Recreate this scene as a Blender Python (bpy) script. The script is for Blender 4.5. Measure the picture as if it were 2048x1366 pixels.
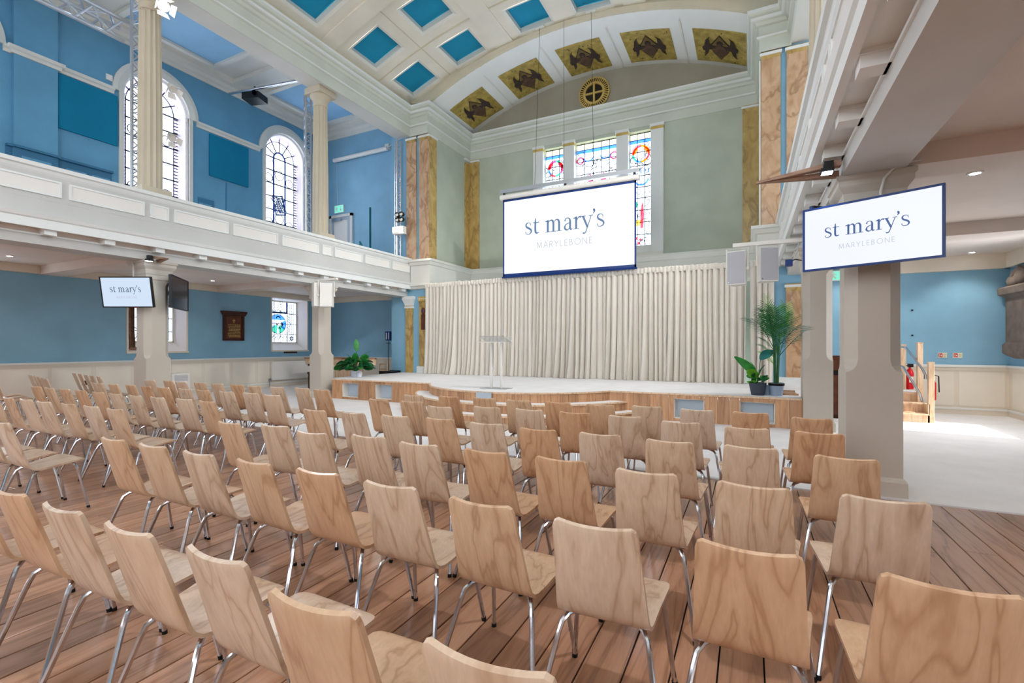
import bpy, math, random
from mathutils import Vector, Matrix
random.seed(7)
for _o in list(bpy.data.objects):
    bpy.data.objects.remove(_o)
K = 0.873            # scales whole scene about the camera's floor point, pixel-derived units -> metres (chair seat height 0.45 m fixes the scale)
SC = bpy.context.scene
COL = SC.collection
# ------------------------------------------------------------------ camera
YAW = math.atan(473 / 955.0)
cd = bpy.data.cameras.new('camera'); cam = bpy.data.objects.new('camera', cd); COL.objects.link(cam)
cd.sensor_width = 36.0; cd.lens = 36.0 * 955 / 2048; cd.shift_y = 8.0 / 2048; cd.clip_end = 200; cd.clip_start = 0.05
cam.location = (0, 0, 1.65 * K); cam.rotation_euler = (math.pi / 2, 0, YAW)
SC.camera = cam
# ------------------------------------------------------------------ world, colour management
w = bpy.data.worlds.new('sky'); SC.world = w; w.use_nodes = True
w.node_tree.nodes['Background'].inputs[0].default_value = (0.80, 0.90, 1.0, 1)
w.node_tree.nodes['Background'].inputs[1].default_value = 2.6
vs = SC.view_settings
vs.view_transform = 'Standard'; vs.look = 'None'; vs.gamma = 1.0; vs.use_curve_mapping = False
vs.exposure = 0.0
SC.display_settings.display_device = 'sRGB'
cy = SC.cycles
cy.max_bounces = 8; cy.diffuse_bounces = 5; cy.glossy_bounces = 4; cy.transparent_max_bounces = 16; cy.transmission_bounces = 6
cy.sample_clamp_indirect = 4.0; cy.caustics_reflective = False; cy.caustics_refractive = False
cy.use_denoising = True
# ------------------------------------------------------------------ lights
POW = 0.42            # one dial for all lamps and daylight
def light(name, kind, loc, power, color=(1, 1, 1), to=None, size=None, size_y=None, spot=None, blend=0.6, rad=0.08):
    d = bpy.data.lights.new(name, kind); d.energy = power * POW; d.color = color
    o = bpy.data.objects.new(name, d); COL.objects.link(o)
    o.location = Vector(loc) * K
    if to is not None:
        o.rotation_euler = (Vector(to) * K - o.location).to_track_quat('-Z', 'Y').to_euler()
    if kind == 'AREA':
        d.shape = 'RECTANGLE'; d.size = size * K; d.size_y = (size_y or size) * K
    elif kind == 'SPOT':
        d.spot_size = math.radians(spot); d.spot_blend = blend; d.shadow_soft_size = rad
    elif kind == 'POINT':
        d.shadow_soft_size = rad
    return o
DAY = (0.93, 0.965, 1.0)
# daylight outside the windows (arched windows of both galleries, aisle windows, chancel window), plus an added fill behind the west end
for yc in (-5.60, -0.82, 3.96, 8.74, 13.52):
    light('daylight_arch_window', 'AREA', (-19.0, yc, 8.3), 760, DAY, (-10, yc, 8.0), 2.2, 6.0)
    light('daylight_arch_window', 'AREA', (8.4, yc, 8.3), 400, DAY, (0, yc, 8.0), 2.2, 6.0)
for yc in (-0.8, 13.7):
    light('daylight_aisle_window', 'AREA', (-19.0, yc, 2.7), 150, DAY, (-10, yc, 2.7), 1.9, 2.6)
    light('daylight_aisle_window', 'AREA', (6.9, yc - 1.6, 2.7), 420, DAY, (0, yc - 1.6, 2.2), 1.9, 2.6)
light('daylight_chancel_window', 'AREA', (-5.25, 19.6, 7.4), 1100, DAY, (-5.25, 10, 7.0), 5.2, 5.4)
light('added_west_fill', 'AREA', (-5.3, -11.2, 7.0), 1500, DAY, (-5.3, 5, 5.5), 11.5, 8.6)  # large fill light added behind an unseen west opening for general brightness
sun = bpy.data.lights.new('sun', 'SUN'); sun.energy = 9.0; sun.angle = math.radians(1.2); sun.color = (1.0, 0.96, 0.9)
so = bpy.data.objects.new('sun', sun); COL.objects.link(so)
so.rotation_euler = Vector((-0.62, 0.10, -0.78)).to_track_quat('-Z', 'Y').to_euler()
# ------------------------------------------------------------------ materials
def lin(c):
    c = c / 255.0
    return c / 12.92 if c <= 0.04045 else ((c + 0.055) / 1.055) ** 2.4
def rgb(r, g, b): return (lin(r), lin(g), lin(b), 1.0)
def newmat(name):
    m = bpy.data.materials.new(name); m.use_nodes = True
    nt = m.node_tree; b = nt.nodes['Principled BSDF']
    return m, nt, b
def N(nt, t, **kw):
    n = nt.nodes.new(t)
    for k, v in kw.items(): setattr(n, k, v)
    return n
def link(nt, a, b): nt.links.new(a, b)
def coords(nt, kind='Object', scale=(1, 1, 1), rand=False):
    tc = N(nt, 'ShaderNodeTexCoord'); mp = N(nt, 'ShaderNodeMapping'); mp.inputs['Scale'].default_value = scale
    link(nt, tc.outputs[kind], mp.inputs['Vector'])
    if rand:
        oi = N(nt, 'ShaderNodeObjectInfo'); ml = N(nt, 'ShaderNodeMath', operation='MULTIPLY'); ml.inputs[1].default_value = 37.0
        link(nt, oi.outputs['Random'], ml.inputs[0]); cb = N(nt, 'ShaderNodeCombineXYZ')
        for i in range(3): link(nt, ml.outputs[0], cb.inputs[i])
        link(nt, cb.outputs[0], mp.inputs['Location'])
    return mp.outputs['Vector']
def ramp(nt, fac, stops):
    r = N(nt, 'ShaderNodeValToRGB'); e = r.color_ramp.elements
    while len(e) < len(stops): e.new(0.5)
    for i, (p, c) in enumerate(stops): e[i].position = p; e[i].color = c
    link(nt, fac, r.inputs[0]); return r.outputs['Color']
def bump(nt, b, h, strength=0.2, dist=0.01):
    bp = N(nt, 'ShaderNodeBump'); bp.inputs['Strength'].default_value = strength; bp.inputs['Distance'].default_value = dist
    link(nt, h, bp.inputs['Height']); link(nt, bp.outputs[0], b.inputs['Normal'])
MATS = {}
def paint(name, c, rough=0.6, var=0.06, spec=0.3, scale=1.3):
    m, nt, b = newmat(name); v = coords(nt, 'Object', (scale,) * 3)
    no = N(nt, 'ShaderNodeTexNoise'); no.inputs['Scale'].default_value = 1.0; no.inputs['Detail'].default_value = 6
    link(nt, v, no.inputs['Vector'])
    lo = tuple(max(0, x * (1 - var)) for x in c[:3]) + (1,); hi = tuple(min(1, x * (1 + var)) for x in c[:3]) + (1,)
    link(nt, ramp(nt, no.outputs['Fac'], [(0.35, lo), (0.65, hi)]), b.inputs['Base Color'])
    b.inputs['Roughness'].default_value = rough; b.inputs['Specular IOR Level'].default_value = spec
    MATS[name] = m; return m
def metal(name, c, rough=0.15):
    m, nt, b = newmat(name); b.inputs['Base Color'].default_value = c; b.inputs['Metallic'].default_value = 1.0
    no = N(nt, 'ShaderNodeTexNoise'); no.inputs['Scale'].default_value = 30
    mr = N(nt, 'ShaderNodeMapRange'); mr.inputs['To Min'].default_value = rough * 0.7; mr.inputs['To Max'].default_value = rough * 1.3
    link(nt, no.outputs['Fac'], mr.inputs['Value']); link(nt, mr.outputs[0], b.inputs['Roughness'])
    MATS[name] = m; return m
def emit(name, c, s, base=None):
    m, nt, b = newmat(name); b.inputs['Base Color'].default_value = base or (0.02, 0.02, 0.02, 1)
    b.inputs['Emission Color'].default_value = c; b.inputs['Emission Strength'].default_value = s
    b.inputs['Roughness'].default_value = 0.35; MATS[name] = m; return m
paint('blue_wall', rgb(134, 180, 206), 0.55)
paint('blue_wall_upper', rgb(100, 157, 190), 0.55)
paint('blue_dado_upper', rgb(62, 118, 152), 0.5)
paint('teal_panel', rgb(8, 122, 158), 0.85, 0.05)
paint('teal_coffer', rgb(22, 140, 178), 0.8, 0.05)
paint('ceiling_blue', rgb(138, 182, 214), 0.7)
paint('cream', rgb(228, 218, 202), 0.5, 0.03)
paint('cream_panel', rgb(234, 226, 212), 0.5, 0.03)
paint('stone_white', rgb(222, 220, 212), 0.55, 0.03)
paint('gallery_grey', rgb(202, 201, 197), 0.5, 0.03)
paint('white_trim', rgb(232, 234, 232), 0.45, 0.02)
paint('column_cream', rgb(200, 192, 180), 0.5, 0.04)
paint('column_fluted', rgb(200, 188, 166), 0.5, 0.04)
paint('column_shaft', rgb(192, 183, 171), 0.5, 0.04)
paint('entablature', rgb(206, 210, 198), 0.55, 0.04)
paint('vault', rgb(228, 222, 208), 0.6, 0.05)
paint('vault_rib', rgb(206, 196, 172), 0.6, 0.05)
paint('sage', rgb(186, 194, 178), 0.6, 0.06)
paint('taupe', rgb(160, 155, 138), 0.65, 0.05)
paint('aisle_ceiling', rgb(226, 212, 202), 0.6, 0.04)
paint('reveal', rgb(240, 234, 232), 0.45, 0.02)
paint('white_plastic', rgb(236, 232, 226), 0.35, 0.02)
paint('grille_grey', rgb(186, 186, 192), 0.6, 0.03)
paint('black_plastic', rgb(22, 23, 26), 0.4, 0.1)
paint('black_rubber', rgb(14, 14, 15), 0.7, 0.1)
paint('navy_bezel', rgb(16, 52, 118), 0.35, 0.05)
paint('inset_grey', rgb(176, 188, 200), 0.6, 0.03)
paint('gold_paint', rgb(196, 168, 96), 0.45, 0.12)
paint('gold_dark', rgb(36, 28, 16), 0.6, 0.1)
paint('lead', rgb(34, 38, 52), 0.6, 0.1)
paint('angel_brown', rgb(84, 62, 48), 0.7, 0.25, scale=6)
paint('angel_dark', rgb(58, 44, 40), 0.7, 0.25, scale=6)
paint('lozenge_olive', rgb(112, 92, 52), 0.7, 0.2, scale=6)
paint('stone_dark', rgb(112, 100, 92), 0.75, 0.18, scale=5)
paint('pot_dark', rgb(64, 70, 84), 0.55, 0.05)
paint('pot_light', rgb(142, 160, 182), 0.5, 0.05)
paint('pot_white', rgb(216, 218, 228), 0.4, 0.05)
paint('soil', rgb(40, 30, 22), 0.9, 0.3, scale=20)
paint('leaf', rgb(46, 128, 52), 0.4, 0.3, scale=8)
paint('leaf_light', rgb(104, 172, 48), 0.4, 0.25, scale=8)
paint('leaf_dark', rgb(28, 92, 52), 0.4, 0.3, scale=8)
paint('leaf_blue', rgb(48, 116, 112), 0.35, 0.25, scale=8)
paint('stem_green', rgb(58, 98, 58), 0.5, 0.2, scale=8)
paint('red_paint', rgb(206, 26, 34), 0.3, 0.05)
paint('exit_green', rgb(70, 196, 160), 0.5, 0.02)
paint('sign_cream', rgb(232, 228, 206), 0.5, 0.02)
paint('sign_red', rgb(190, 36, 40), 0.5, 0.02)
paint('dark_wood_paint', rgb(66, 34, 24), 0.4, 0.3, scale=9)
paint('plaque_wood', rgb(96, 54, 38), 0.4, 0.25, scale=7)
paint('plaque_gold', rgb(190, 160, 96), 0.5, 0.1)
paint('text_blue_tv', rgb(30, 78, 140), 0.5, 0.02)
paint('teal_cloth', rgb(30, 110, 120), 0.8, 0.1)
metal('chrome', rgb(206, 208, 216), 0.16)
metal('aluminium', rgb(200, 204, 212), 0.3)
emit('lamp_warm', (1.0, 0.88, 0.68, 1), 14.0)
emit('lamp_white', (0.95, 0.98, 1.0, 1), 22.0)
emit('lamp_cool', (0.75, 0.92, 1.0, 1), 12.0)
emit('text_grey_blue', rgb(88, 122, 164), 0.95)
emit('text_tv_blue', rgb(28, 74, 140), 0.9)
emit('text_tv_dark', rgb(44, 84, 112), 0.9)
emit('text_pale', rgb(176, 186, 200), 0.9)
emit('screen_projected', (0.97, 0.985, 1.0, 1), 1.05)
emit('screen_tv', (0.87, 0.90, 1.0, 1), 0.98)
emit('screen_tv_blue', (0.68, 0.82, 1.0, 1), 0.92)
emit('projected_border', rgb(120, 160, 226), 0.9)
emit('exit_lit', rgb(120, 214, 190), 0.8, rgb(120, 214, 190))
# black glossy television glass
m, nt, b = newmat('tv_glass_off'); b.inputs['Base Color'].default_value = rgb(12, 14, 22); b.inputs['Roughness'].default_value = 0.12; MATS['tv_glass_off'] = m
# plywood: birch grain, every chair its own tone
def wood(name, dark, mid, light, scale, rough=0.35, rand=True, tone=None, coat=0.0, kind='Object', wob=6.0):
    m, nt, b = newmat(name); v = coords(nt, kind, scale, rand)
    n1 = N(nt, 'ShaderNodeTexNoise'); n1.inputs['Scale'].default_value = 1.0; n1.inputs['Detail'].default_value = 3; n1.inputs['Distortion'].default_value = 0.6
    link(nt, v, n1.inputs['Vector'])
    ml = N(nt, 'ShaderNodeMath', operation='MULTIPLY'); ml.inputs[1].default_value = wob; link(nt, n1.outputs['Fac'], ml.inputs[0])
    fr = N(nt, 'ShaderNodeMath', operation='PINGPONG'); fr.inputs[1].default_value = 0.5; link(nt, ml.outputs[0], fr.inputs[0])
    col = ramp(nt, fr.outputs[0], [(0.0, dark), (0.12, mid), (0.55, light)])
    n2 = N(nt, 'ShaderNodeTexNoise'); n2.inputs['Scale'].default_value = 14.0; n2.inputs['Detail'].default_value = 4
    link(nt, v, n2.inputs['Vector'])
    mx = N(nt, 'ShaderNodeMix', data_type='RGBA', blend_type='MULTIPLY'); mx.inputs[0].default_value = 0.35
    link(nt, col, mx.inputs[6]); link(nt, ramp(nt, n2.outputs['Fac'], [(0.3, (0.75, 0.72, 0.68, 1)), (0.7, (1.1, 1.1, 1.1, 1))]), mx.inputs[7])
    out = mx.outputs[2]
    if tone:
        oi = N(nt, 'ShaderNodeObjectInfo')
        m2 = N(nt, 'ShaderNodeMix', data_type='RGBA', blend_type='MULTIPLY'); m2.inputs[0].default_value = 1.0
        link(nt, out, m2.inputs[6]); link(nt, ramp(nt, oi.outputs['Random'], tone), m2.inputs[7]); out = m2.outputs[2]
    link(nt, out, b.inputs['Base Color']); b.inputs['Roughness'].default_value = rough
    b.inputs['Coat Weight'].default_value = coat; b.inputs['Coat Roughness'].default_value = 0.18
    MATS[name] = m; return m
wood('plywood', rgb(184, 156, 132), rgb(206, 182, 160), rgb(216, 196, 176), (6, 3, 0.8), 0.34, True,
     [(0.0, (0.93, 0.70, 0.52, 1)), (0.28, (0.96, 0.82, 0.68, 1)), (0.55, (1, 0.95, 0.89, 1)), (1.0, (1.0, 0.99, 0.98, 1))], 0.25, wob=5.0)
wood('floor_board', rgb(152, 112, 86), rgb(178, 134, 106), rgb(190, 148, 120), (9, 0.7, 9), 0.28, True,
     [(0.0, (0.70, 0.66, 0.64, 1)), (0.5, (0.95, 0.92, 0.90, 1)), (1.0, (1.15, 1.10, 1.06, 1))], 0.3, wob=4.0)
wood('oak_plank', rgb(168, 124, 90), rgb(188, 144, 108), rgb(200, 158, 122), (9, 9, 0.7), 0.5, True,
     [(0.0, (0.74, 0.68, 0.62, 1)), (0.5, (0.98, 0.95, 0.92, 1)), (1.0, (1.12, 1.08, 1.02, 1))], 0.0, wob=4.0)
wood('oak_pale', rgb(196, 160, 126), rgb(216, 184, 152), rgb(226, 196, 168), (9, 9, 1.0), 0.5, True, None, 0.0, wob=4.0)
wood('timber_brown', rgb(124, 92, 74), rgb(150, 116, 94), rgb(166, 132, 110), (1.0, 9, 9), 0.6, True, None, 0.0, wob=4.0)
# marble
def marble(name, c0, c1, vein):
    m, nt, b = newmat(name); v = coords(nt, 'Object', (1.5, 1.5, 0.9), True)
    n1 = N(nt, 'ShaderNodeTexNoise'); n1.inputs['Scale'].default_value = 2.2; n1.inputs['Detail'].default_value = 8; n1.inputs['Distortion'].default_value = 1.2
    link(nt, v, n1.inputs['Vector']); base = ramp(nt, n1.outputs['Fac'], [(0.3, c0), (0.7, c1)])
    n2 = N(nt, 'ShaderNodeTexNoise'); n2.inputs['Scale'].default_value = 1.0; n2.inputs['Detail'].default_value = 4; n2.inputs['Distortion'].default_value = 0.5
    link(nt, v, n2.inputs['Vector'])
    f = ramp(nt, n2.outputs['Fac'], [(0.47, (0, 0, 0, 1)), (0.5, (0.55, 0.55, 0.55, 1)), (0.53, (0, 0, 0, 1))])
    mx = N(nt, 'ShaderNodeMix', data_type='RGBA'); link(nt, f, mx.inputs[0]); link(nt, base, mx.inputs[6]); mx.inputs[7].default_value = vein
    link(nt, mx.outputs[2], b.inputs['Base Color']); b.inputs['Roughness'].default_value = 0.3
    MATS[name] = m
marble('marble_pink', rgb(184, 142, 104), rgb(214, 180, 146), rgb(128, 84, 52))
marble('marble_gold', rgb(172, 140, 78), rgb(206, 176, 112), rgb(118, 86, 40))
# carpet
def fabric(name, c, sc, strength, var=0.08, rough=0.95):
    m, nt, b = newmat(name); v = coords(nt, 'Object', (1, 1, 1))
    n1 = N(nt, 'ShaderNodeTexNoise'); n1.inputs['Scale'].default_value = 2.2; n1.inputs['Detail'].default_value = 8; link(nt, v, n1.inputs['Vector'])
    lo = tuple(x * (1 - var) for x in c[:3]) + (1,); hi = tuple(min(1, x * (1 + var)) for x in c[:3]) + (1,)
    link(nt, ramp(nt, n1.outputs['Fac'], [(0.3, lo), (0.7, hi)]), b.inputs['Base Color'])
    n2 = N(nt, 'ShaderNodeTexNoise'); n2.inputs['Scale'].default_value = sc; link(nt, v, n2.inputs['Vector'])
    bump(nt, b, n2.outputs['Fac'], strength, 0.01); b.inputs['Roughness'].default_value = rough; b.inputs['Specular IOR Level'].default_value = 0.1
    b.inputs['Sheen Weight'].default_value = 0.15; MATS[name] = m
fabric('carpet', rgb(230, 228, 229), 90, 0.5, 0.05)
fabric('curtain_cloth', rgb(224, 217, 207), 60, 0.1, 0.03)
# gold panels with mottled leaf
m, nt, b = newmat('gold_leaf'); v = coords(nt, 'Object', (2, 2, 2), True)
n1 = N(nt, 'ShaderNodeTexNoise'); n1.inputs['Scale'].default_value = 3; n1.inputs['Detail'].default_value = 8; link(nt, v, n1.inputs['Vector'])
link(nt, ramp(nt, n1.outputs['Fac'], [(0.3, rgb(132, 112, 44)), (0.7, rgb(184, 160, 82))]), b.inputs['Base Color']); b.inputs['Roughness'].default_value = 0.5; MATS['gold_leaf'] = m
# window glass: thin tinted panes that let daylight through
def pane_mat(name, c, fog=0.25):
    m, nt, b = newmat(name); nt.nodes.remove(b); out = nt.nodes['Material Output']
    tr = N(nt, 'ShaderNodeBsdfTransparent'); tr.inputs[0].default_value = c
    tl = N(nt, 'ShaderNodeBsdfTranslucent'); tl.inputs[0].default_value = c
    no = N(nt, 'ShaderNodeTexNoise'); no.inputs['Scale'].default_value = 6
    mr = N(nt, 'ShaderNodeMapRange'); mr.inputs['To Min'].default_value = fog * 0.6; mr.inputs['To Max'].default_value = fog * 1.4
    mx = N(nt, 'ShaderNodeMixShader'); link(nt, no.outputs['Fac'], mr.inputs['Value']); link(nt, mr.outputs[0], mx.inputs[0])
    link(nt, tr.outputs[0], mx.inputs[1]); link(nt, tl.outputs[0], mx.inputs[2]); link(nt, mx.outputs[0], out.inputs['Surface']); MATS[name] = m
pane_mat('glass_clear', (0.92, 0.95, 1.0, 1)); pane_mat('glass_blue', (0.22, 0.42, 0.78, 1)); pane_mat('glass_red', (0.85, 0.22, 0.26, 1))
pane_mat('glass_orange', (0.95, 0.42, 0.10, 1)); pane_mat('glass_green', (0.2, 0.55, 0.42, 1)); pane_mat('glass_yellow', (0.9, 0.72, 0.25, 1))
pane_mat('glass_pale', (0.85, 0.82, 0.62, 1)); pane_mat('glass_pink', (0.72, 0.18, 0.36, 1)); pane_mat('glass_dark', (0.06, 0.06, 0.12, 1)); pane_mat('glass_lilac', (0.72, 0.66, 0.88, 1))
m, nt, b = newmat('acrylic'); b.inputs['Base Color'].default_value = (0.93, 0.97, 1, 1); b.inputs['Roughness'].default_value = 0.05
b.inputs['Transmission Weight'].default_value = 1.0; b.inputs['IOR'].default_value = 1.15; b.inputs['Alpha'].default_value = 0.55; MATS['acrylic'] = m
# ------------------------------------------------------------------ mesh helpers (coordinates worked out from image pixels in, metres out)
ORG = {}
class MB:
    def __init__(s): s.v = []; s.f = []
    def add(s, vs, fs):
        o = len(s.v); s.v += [tuple(p) for p in vs]; s.f += [tuple(i + o for i in f) for f in fs]; return s
    def box(s, x0, y0, z0, x1, y1, z1):
        x0, x1 = min(x0, x1), max(x0, x1); y0, y1 = min(y0, y1), max(y0, y1); z0, z1 = min(z0, z1), max(z0, z1)
        return s.add([(x0, y0, z0), (x1, y0, z0), (x1, y1, z0), (x0, y1, z0), (x0, y0, z1), (x1, y0, z1), (x1, y1, z1), (x0, y1, z1)],
                     [(0, 3, 2, 1), (4, 5, 6, 7), (0, 1, 5, 4), (1, 2, 6, 5), (2, 3, 7, 6), (3, 0, 4, 7)])
    def obox(s, c, sx, sy, sz, rz=0.0, rx=0.0, ry=0.0):
        M = Matrix.Rotation(rz, 3, 'Z') @ Matrix.Rotation(ry, 3, 'Y') @ Matrix.Rotation(rx, 3, 'X'); c = Vector(c); vs = []
        for dz in (-.5, .5):
            for dx, dy in ((-.5, -.5), (.5, -.5), (.5, .5), (-.5, .5)): vs.append(c + M @ Vector((dx * sx, dy * sy, dz * sz)))
        return s.add(vs, [(0, 3, 2, 1), (4, 5, 6, 7), (0, 1, 5, 4), (1, 2, 6, 5), (2, 3, 7, 6), (3, 0, 4, 7)])
    def prism(s, poly, axis, a, b):
        n = len(poly); g = {'x': lambda p, t: (t, p[0], p[1]), 'y': lambda p, t: (p[0], t, p[1]), 'z': lambda p, t: (p[0], p[1], t)}[axis]
        return s.add([g(p, a) for p in poly] + [g(p, b) for p in poly],
                     [tuple(range(n))[::-1], tuple(range(n, 2 * n))] + [(i, (i + 1) % n, n + (i + 1) % n, n + i) for i in range(n)])
    def loft(s, rings, cap=True, closed=True):
        n = len(rings[0]); o = len(s.v)
        for r in rings: s.v += [tuple(p) for p in r]
        for k in range(len(rings) - 1):
            for i in range(n if closed else n - 1):
                j = (i + 1) % n; s.f.append((o + k * n + i, o + k * n + j, o + (k + 1) * n + j, o + (k + 1) * n + i))
        if cap and closed:
            s.f.append(tuple(o + i for i in range(n))[::-1]); s.f.append(tuple(o + (len(rings) - 1) * n + i for i in range(n)))
        return s
    def tube(s, pts, r, n=8, cap=True):
        pts = [Vector(p) for p in pts]; rings = []; up = None
        for i, p in enumerate(pts):
            d = (pts[min(i + 1, len(pts) - 1)] - pts[max(i - 1, 0)]).normalized()
            if up is None: up = Vector((0, 0, 1)) if abs(d.z) < 0.9 else Vector((1, 0, 0))
            a = d.cross(up).normalized(); bb = a.cross(d).normalized(); up = bb
            rr = r[i] if isinstance(r, (list, tuple)) else r
            rings.append([p + a * math.cos(t) * rr + bb * math.sin(t) * rr for t in [2 * math.pi * k / n for k in range(n)]])
        return s.loft(rings, cap)
    def lathe(s, cx, cy, prof, n=16, cap=True):
        rings = [[(cx + r * math.cos(2 * math.pi * k / n), cy + r * math.sin(2 * math.pi * k / n), z) for k in range(n)] for r, z in prof]
        return s.loft(rings, cap)
    def ball(s, c, rx, ry, rz, n=10, m=6):
        prof = [(math.sin(math.pi * k / m), -math.cos(math.pi * k / m)) for k in range(m + 1)]
        rings = [[(c[0] + rx * max(r, .02) * math.cos(2 * math.pi * k / n), c[1] + ry * max(r, .02) * math.sin(2 * math.pi * k / n), c[2] + rz * z) for k in range(n)] for r, z in prof]
        return s.loft(rings)
    def build(s, name, mat, parent=None, smooth=False, local=False):
        me = bpy.data.meshes.new(name)
        og = Vector((0, 0, 0)) if (parent is None or local) else ORG.get(parent.name, Vector((0, 0, 0)))
        me.from_pydata([((x - og.x) * K, (y - og.y) * K, (z - og.z) * K) for x, y, z in s.v], [], s.f); me.update()
        me.materials.append(MATS[mat])
        if smooth:
            me.shade_smooth()
            try: me.set_sharp_from_angle(angle=math.radians(38))
            except Exception: pass
        o = bpy.data.objects.new(name, me); COL.objects.link(o)
        if parent is not None:
            o.parent = parent
            if not local: ORG[o.name] = Vector((og.x, og.y, og.z))
        return o
def tag(o, label, cat, group=None):
    o['label'] = label; o['category'] = cat
    if group: o['group'] = group
    return o
def struct(o): o['kind'] = 'structure'; return o
def stuff(o): o['kind'] = 'stuff'; return o
def thing(name, label, cat, loc, rz=0.0, group=None, rx=0.0):
    o = bpy.data.objects.new(name, None); COL.objects.link(o); o.empty_display_size = 0.1
    o.location = Vector(loc) * K; o.rotation_euler = (rx, 0, rz); ORG[o.name] = Vector(loc)
    return tag(o, label, cat, group)
def dup(o, parent=None):
    c = o.copy(); COL.objects.link(c)
    if parent is not None: c.parent = parent
    for ch in list(o.children): dup(ch, c)
    return c
def box(name, mat, x0, y0, z0, x1, y1, z1, parent=None): return MB().box(x0, y0, z0, x1, y1, z1).build(name, mat, parent)
def sweep(path, prof, closed=False):
    """profile (d,z) carried along an xy path; d to the right-hand side of travel"""
    mb = MB(); rings = []; n = len(path)
    for i, p in enumerate(path):
        p = Vector(p); nn = []
        if i > 0: d = (p - Vector(path[i - 1])).normalized(); nn.append(Vector((d.y, -d.x)))
        if i < n - 1: d = (Vector(path[i + 1]) - p).normalized(); nn.append(Vector((d.y, -d.x)))
        a = nn[0] if len(nn) == 1 else (nn[0] + nn[1]) / (1 + nn[0].dot(nn[1]))
        rings.append([(p.x + a.x * d_, p.y + a.y * d_, z) for d_, z in prof])
    return mb.loft(rings)
def arc(cx, cz, r, a0, a1, n):      # angle from vertical, degrees
    return [(cx + r * math.sin(math.radians(a0 + (a1 - a0) * i / n)), cz + r * math.cos(math.radians(a0 + (a1 - a0) * i / n))) for i in range(n + 1)]
# ================================================================== SETTING
XL, XR, YW = -17.1, 5.4, -9.5
YEL, YER, YF, YB = 15.7, 14.95, 14.75, 17.72
CXL, CXR = -10.8, 0.3
def wall_plane(to3, a0, a1, z0, z1, ops, depth3=None, n=16):
    """plane with openings; ops: (centre, half width, sill, spring, arched)"""
    mb = MB(); cur = a0
    def q(p): mb.add([to3(a, z, 0) for a, z in p], [tuple(range(len(p)))])
    for c, h, s, t, arched in sorted(ops):
        q([(cur, z0), (c - h, z0), (c - h, z1), (cur, z1)])
        if s > z0: q([(c - h, z0), (c + h, z0), (c + h, s), (c - h, s)])
        if arched:
            pts = [(c - h * math.cos(math.pi * i / n), t + h * math.sin(math.pi * i / n)) for i in range(n + 1)]
        else: pts = [(c - h, t), (c + h, t)]
        for p, r in zip(pts, pts[1:]): q([p, r, (r[0], z1), (p[0], z1)])
        if depth3:
            ring = [(c - h, s)] + pts + [(c + h, s), (c - h, s)]
            if not arched: ring = [(c - h, s), (c - h, t), (c + h, t), (c + h, s), (c - h, s)]
            for p, r in zip(ring, ring[1:]):
                mb.add([to3(*p, 0), to3(*r, 0), to3(*r, depth3), to3(*p, depth3)], [(0, 1, 2, 3)])
        cur = c + h
    q([(cur, z0), (a1, z0), (a1, z1), (cur, z1)])
    return mb
# ---- floor: boards laid along the nave
floor = struct(box('floor', 'black_rubber', XL, YW, -0.06, XR, YEL, -0.022))
bw = 0.212; meshes = {}; nb = 0
x = XL
while x < XR - 0.01:
    cuts = [YW, -1.0]; y = -1.0 + random.uniform(1.2, 3.4)
    while y < 5.6: cuts.append(y); y += random.uniform(2.6, 4.6)
    cuts.append(6.36)
    if x < -13 or x > 3.4: cuts = [YW, random.uniform(2.6, 5.0), 6.36]
    if cuts[-1] - cuts[-2] < 0.5: cuts.pop(-2)
    for a, b_ in zip(cuts, cuts[1:]):
        o = MB(); g = 0.004; e = 0.003
        o.loft([[(g, a + .002, -.02), (bw - g, a + .002, -.02), (bw - g, b_ - .002, -.02), (g, b_ - .002, -.02)],
                [(g, a + .002, -e), (bw - g, a + .002, -e), (bw - g, b_ - .002, -e), (g, b_ - .002, -e)],
                [(g + e, a + .004, 0), (bw - g - e, a + .004, 0), (bw - g - e, b_ - .004, 0), (g + e, b_ - .004, 0)]])
        ob = o.build('floor_board', 'floor_board', floor, local=True); ob.location.x = x * K; nb += 1
    x += bw
tag(box('carpet', 'carpet', XL, 6.37, -0.02, XR, YEL, 0.012), 'pale grey carpet covering the floor between the boards and the stage', 'carpet')
# ---- outer walls
UW = [-5.60, -0.82, 3.96, 8.74, 13.52]          # arched windows
LW = [-0.80, 3.96, 8.765, 13.705]               # aisle windows
lw = MB()
low = wall_plane(lambda a, z, d: (XL - d, a, z), YW, YEL, 0, 3.9, [(c, .845, 1.45, 3.56, False) for c in LW])
up = wall_plane(lambda a, z, d: (XL - d, a, z), YW, YEL, 3.9, 11.4, [(c, .95, 5.6, 9.38, True) for c in UW])
wl = struct(low.build('wall_left', 'blue_wall')); up.build('upper_wall', 'blue_wall_upper', wl)
rw = struct(wall_plane(lambda a, z, d: (XR + d, a, z), YW, YER, 0, 3.9, [(c - 1.6, .845, 1.45, 3.5, False) for c in (LW[0], LW[3])]).build('wall_right', 'blue_wall'))
wall_plane(lambda a, z, d: (XR + d, a, z), YW, YER, 3.9, 11.4, [(c, .95, 5.6, 9.38, True) for c in UW]).build('upper_wall', 'blue_wall_upper', rw)
struct(wall_plane(lambda a, z, d: (a, YW + d, z), XL, XR, 0, 12.6, [(-5.3, 5.7, 2.9, 11.2, False)]).build('wall_west', 'cream'))  # unseen west wall; its wide opening is added to let the fill light in
struct(wall_plane(lambda a, z, d: (a, YEL + d, z), XL, -11.9, 0, 11.4, []).build('wall_left_end', 'blue_wall'))
struct(wall_plane(lambda a, z, d: (a, YER + d, z), 0.8, XR, 0, 11.4, []).build('wall_right_end', 'blue_wall'))
struct(box('wall_pier_left', 'blue_wall', -12.6, YF, 0, CXL, YEL + .02, 10.9))
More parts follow.
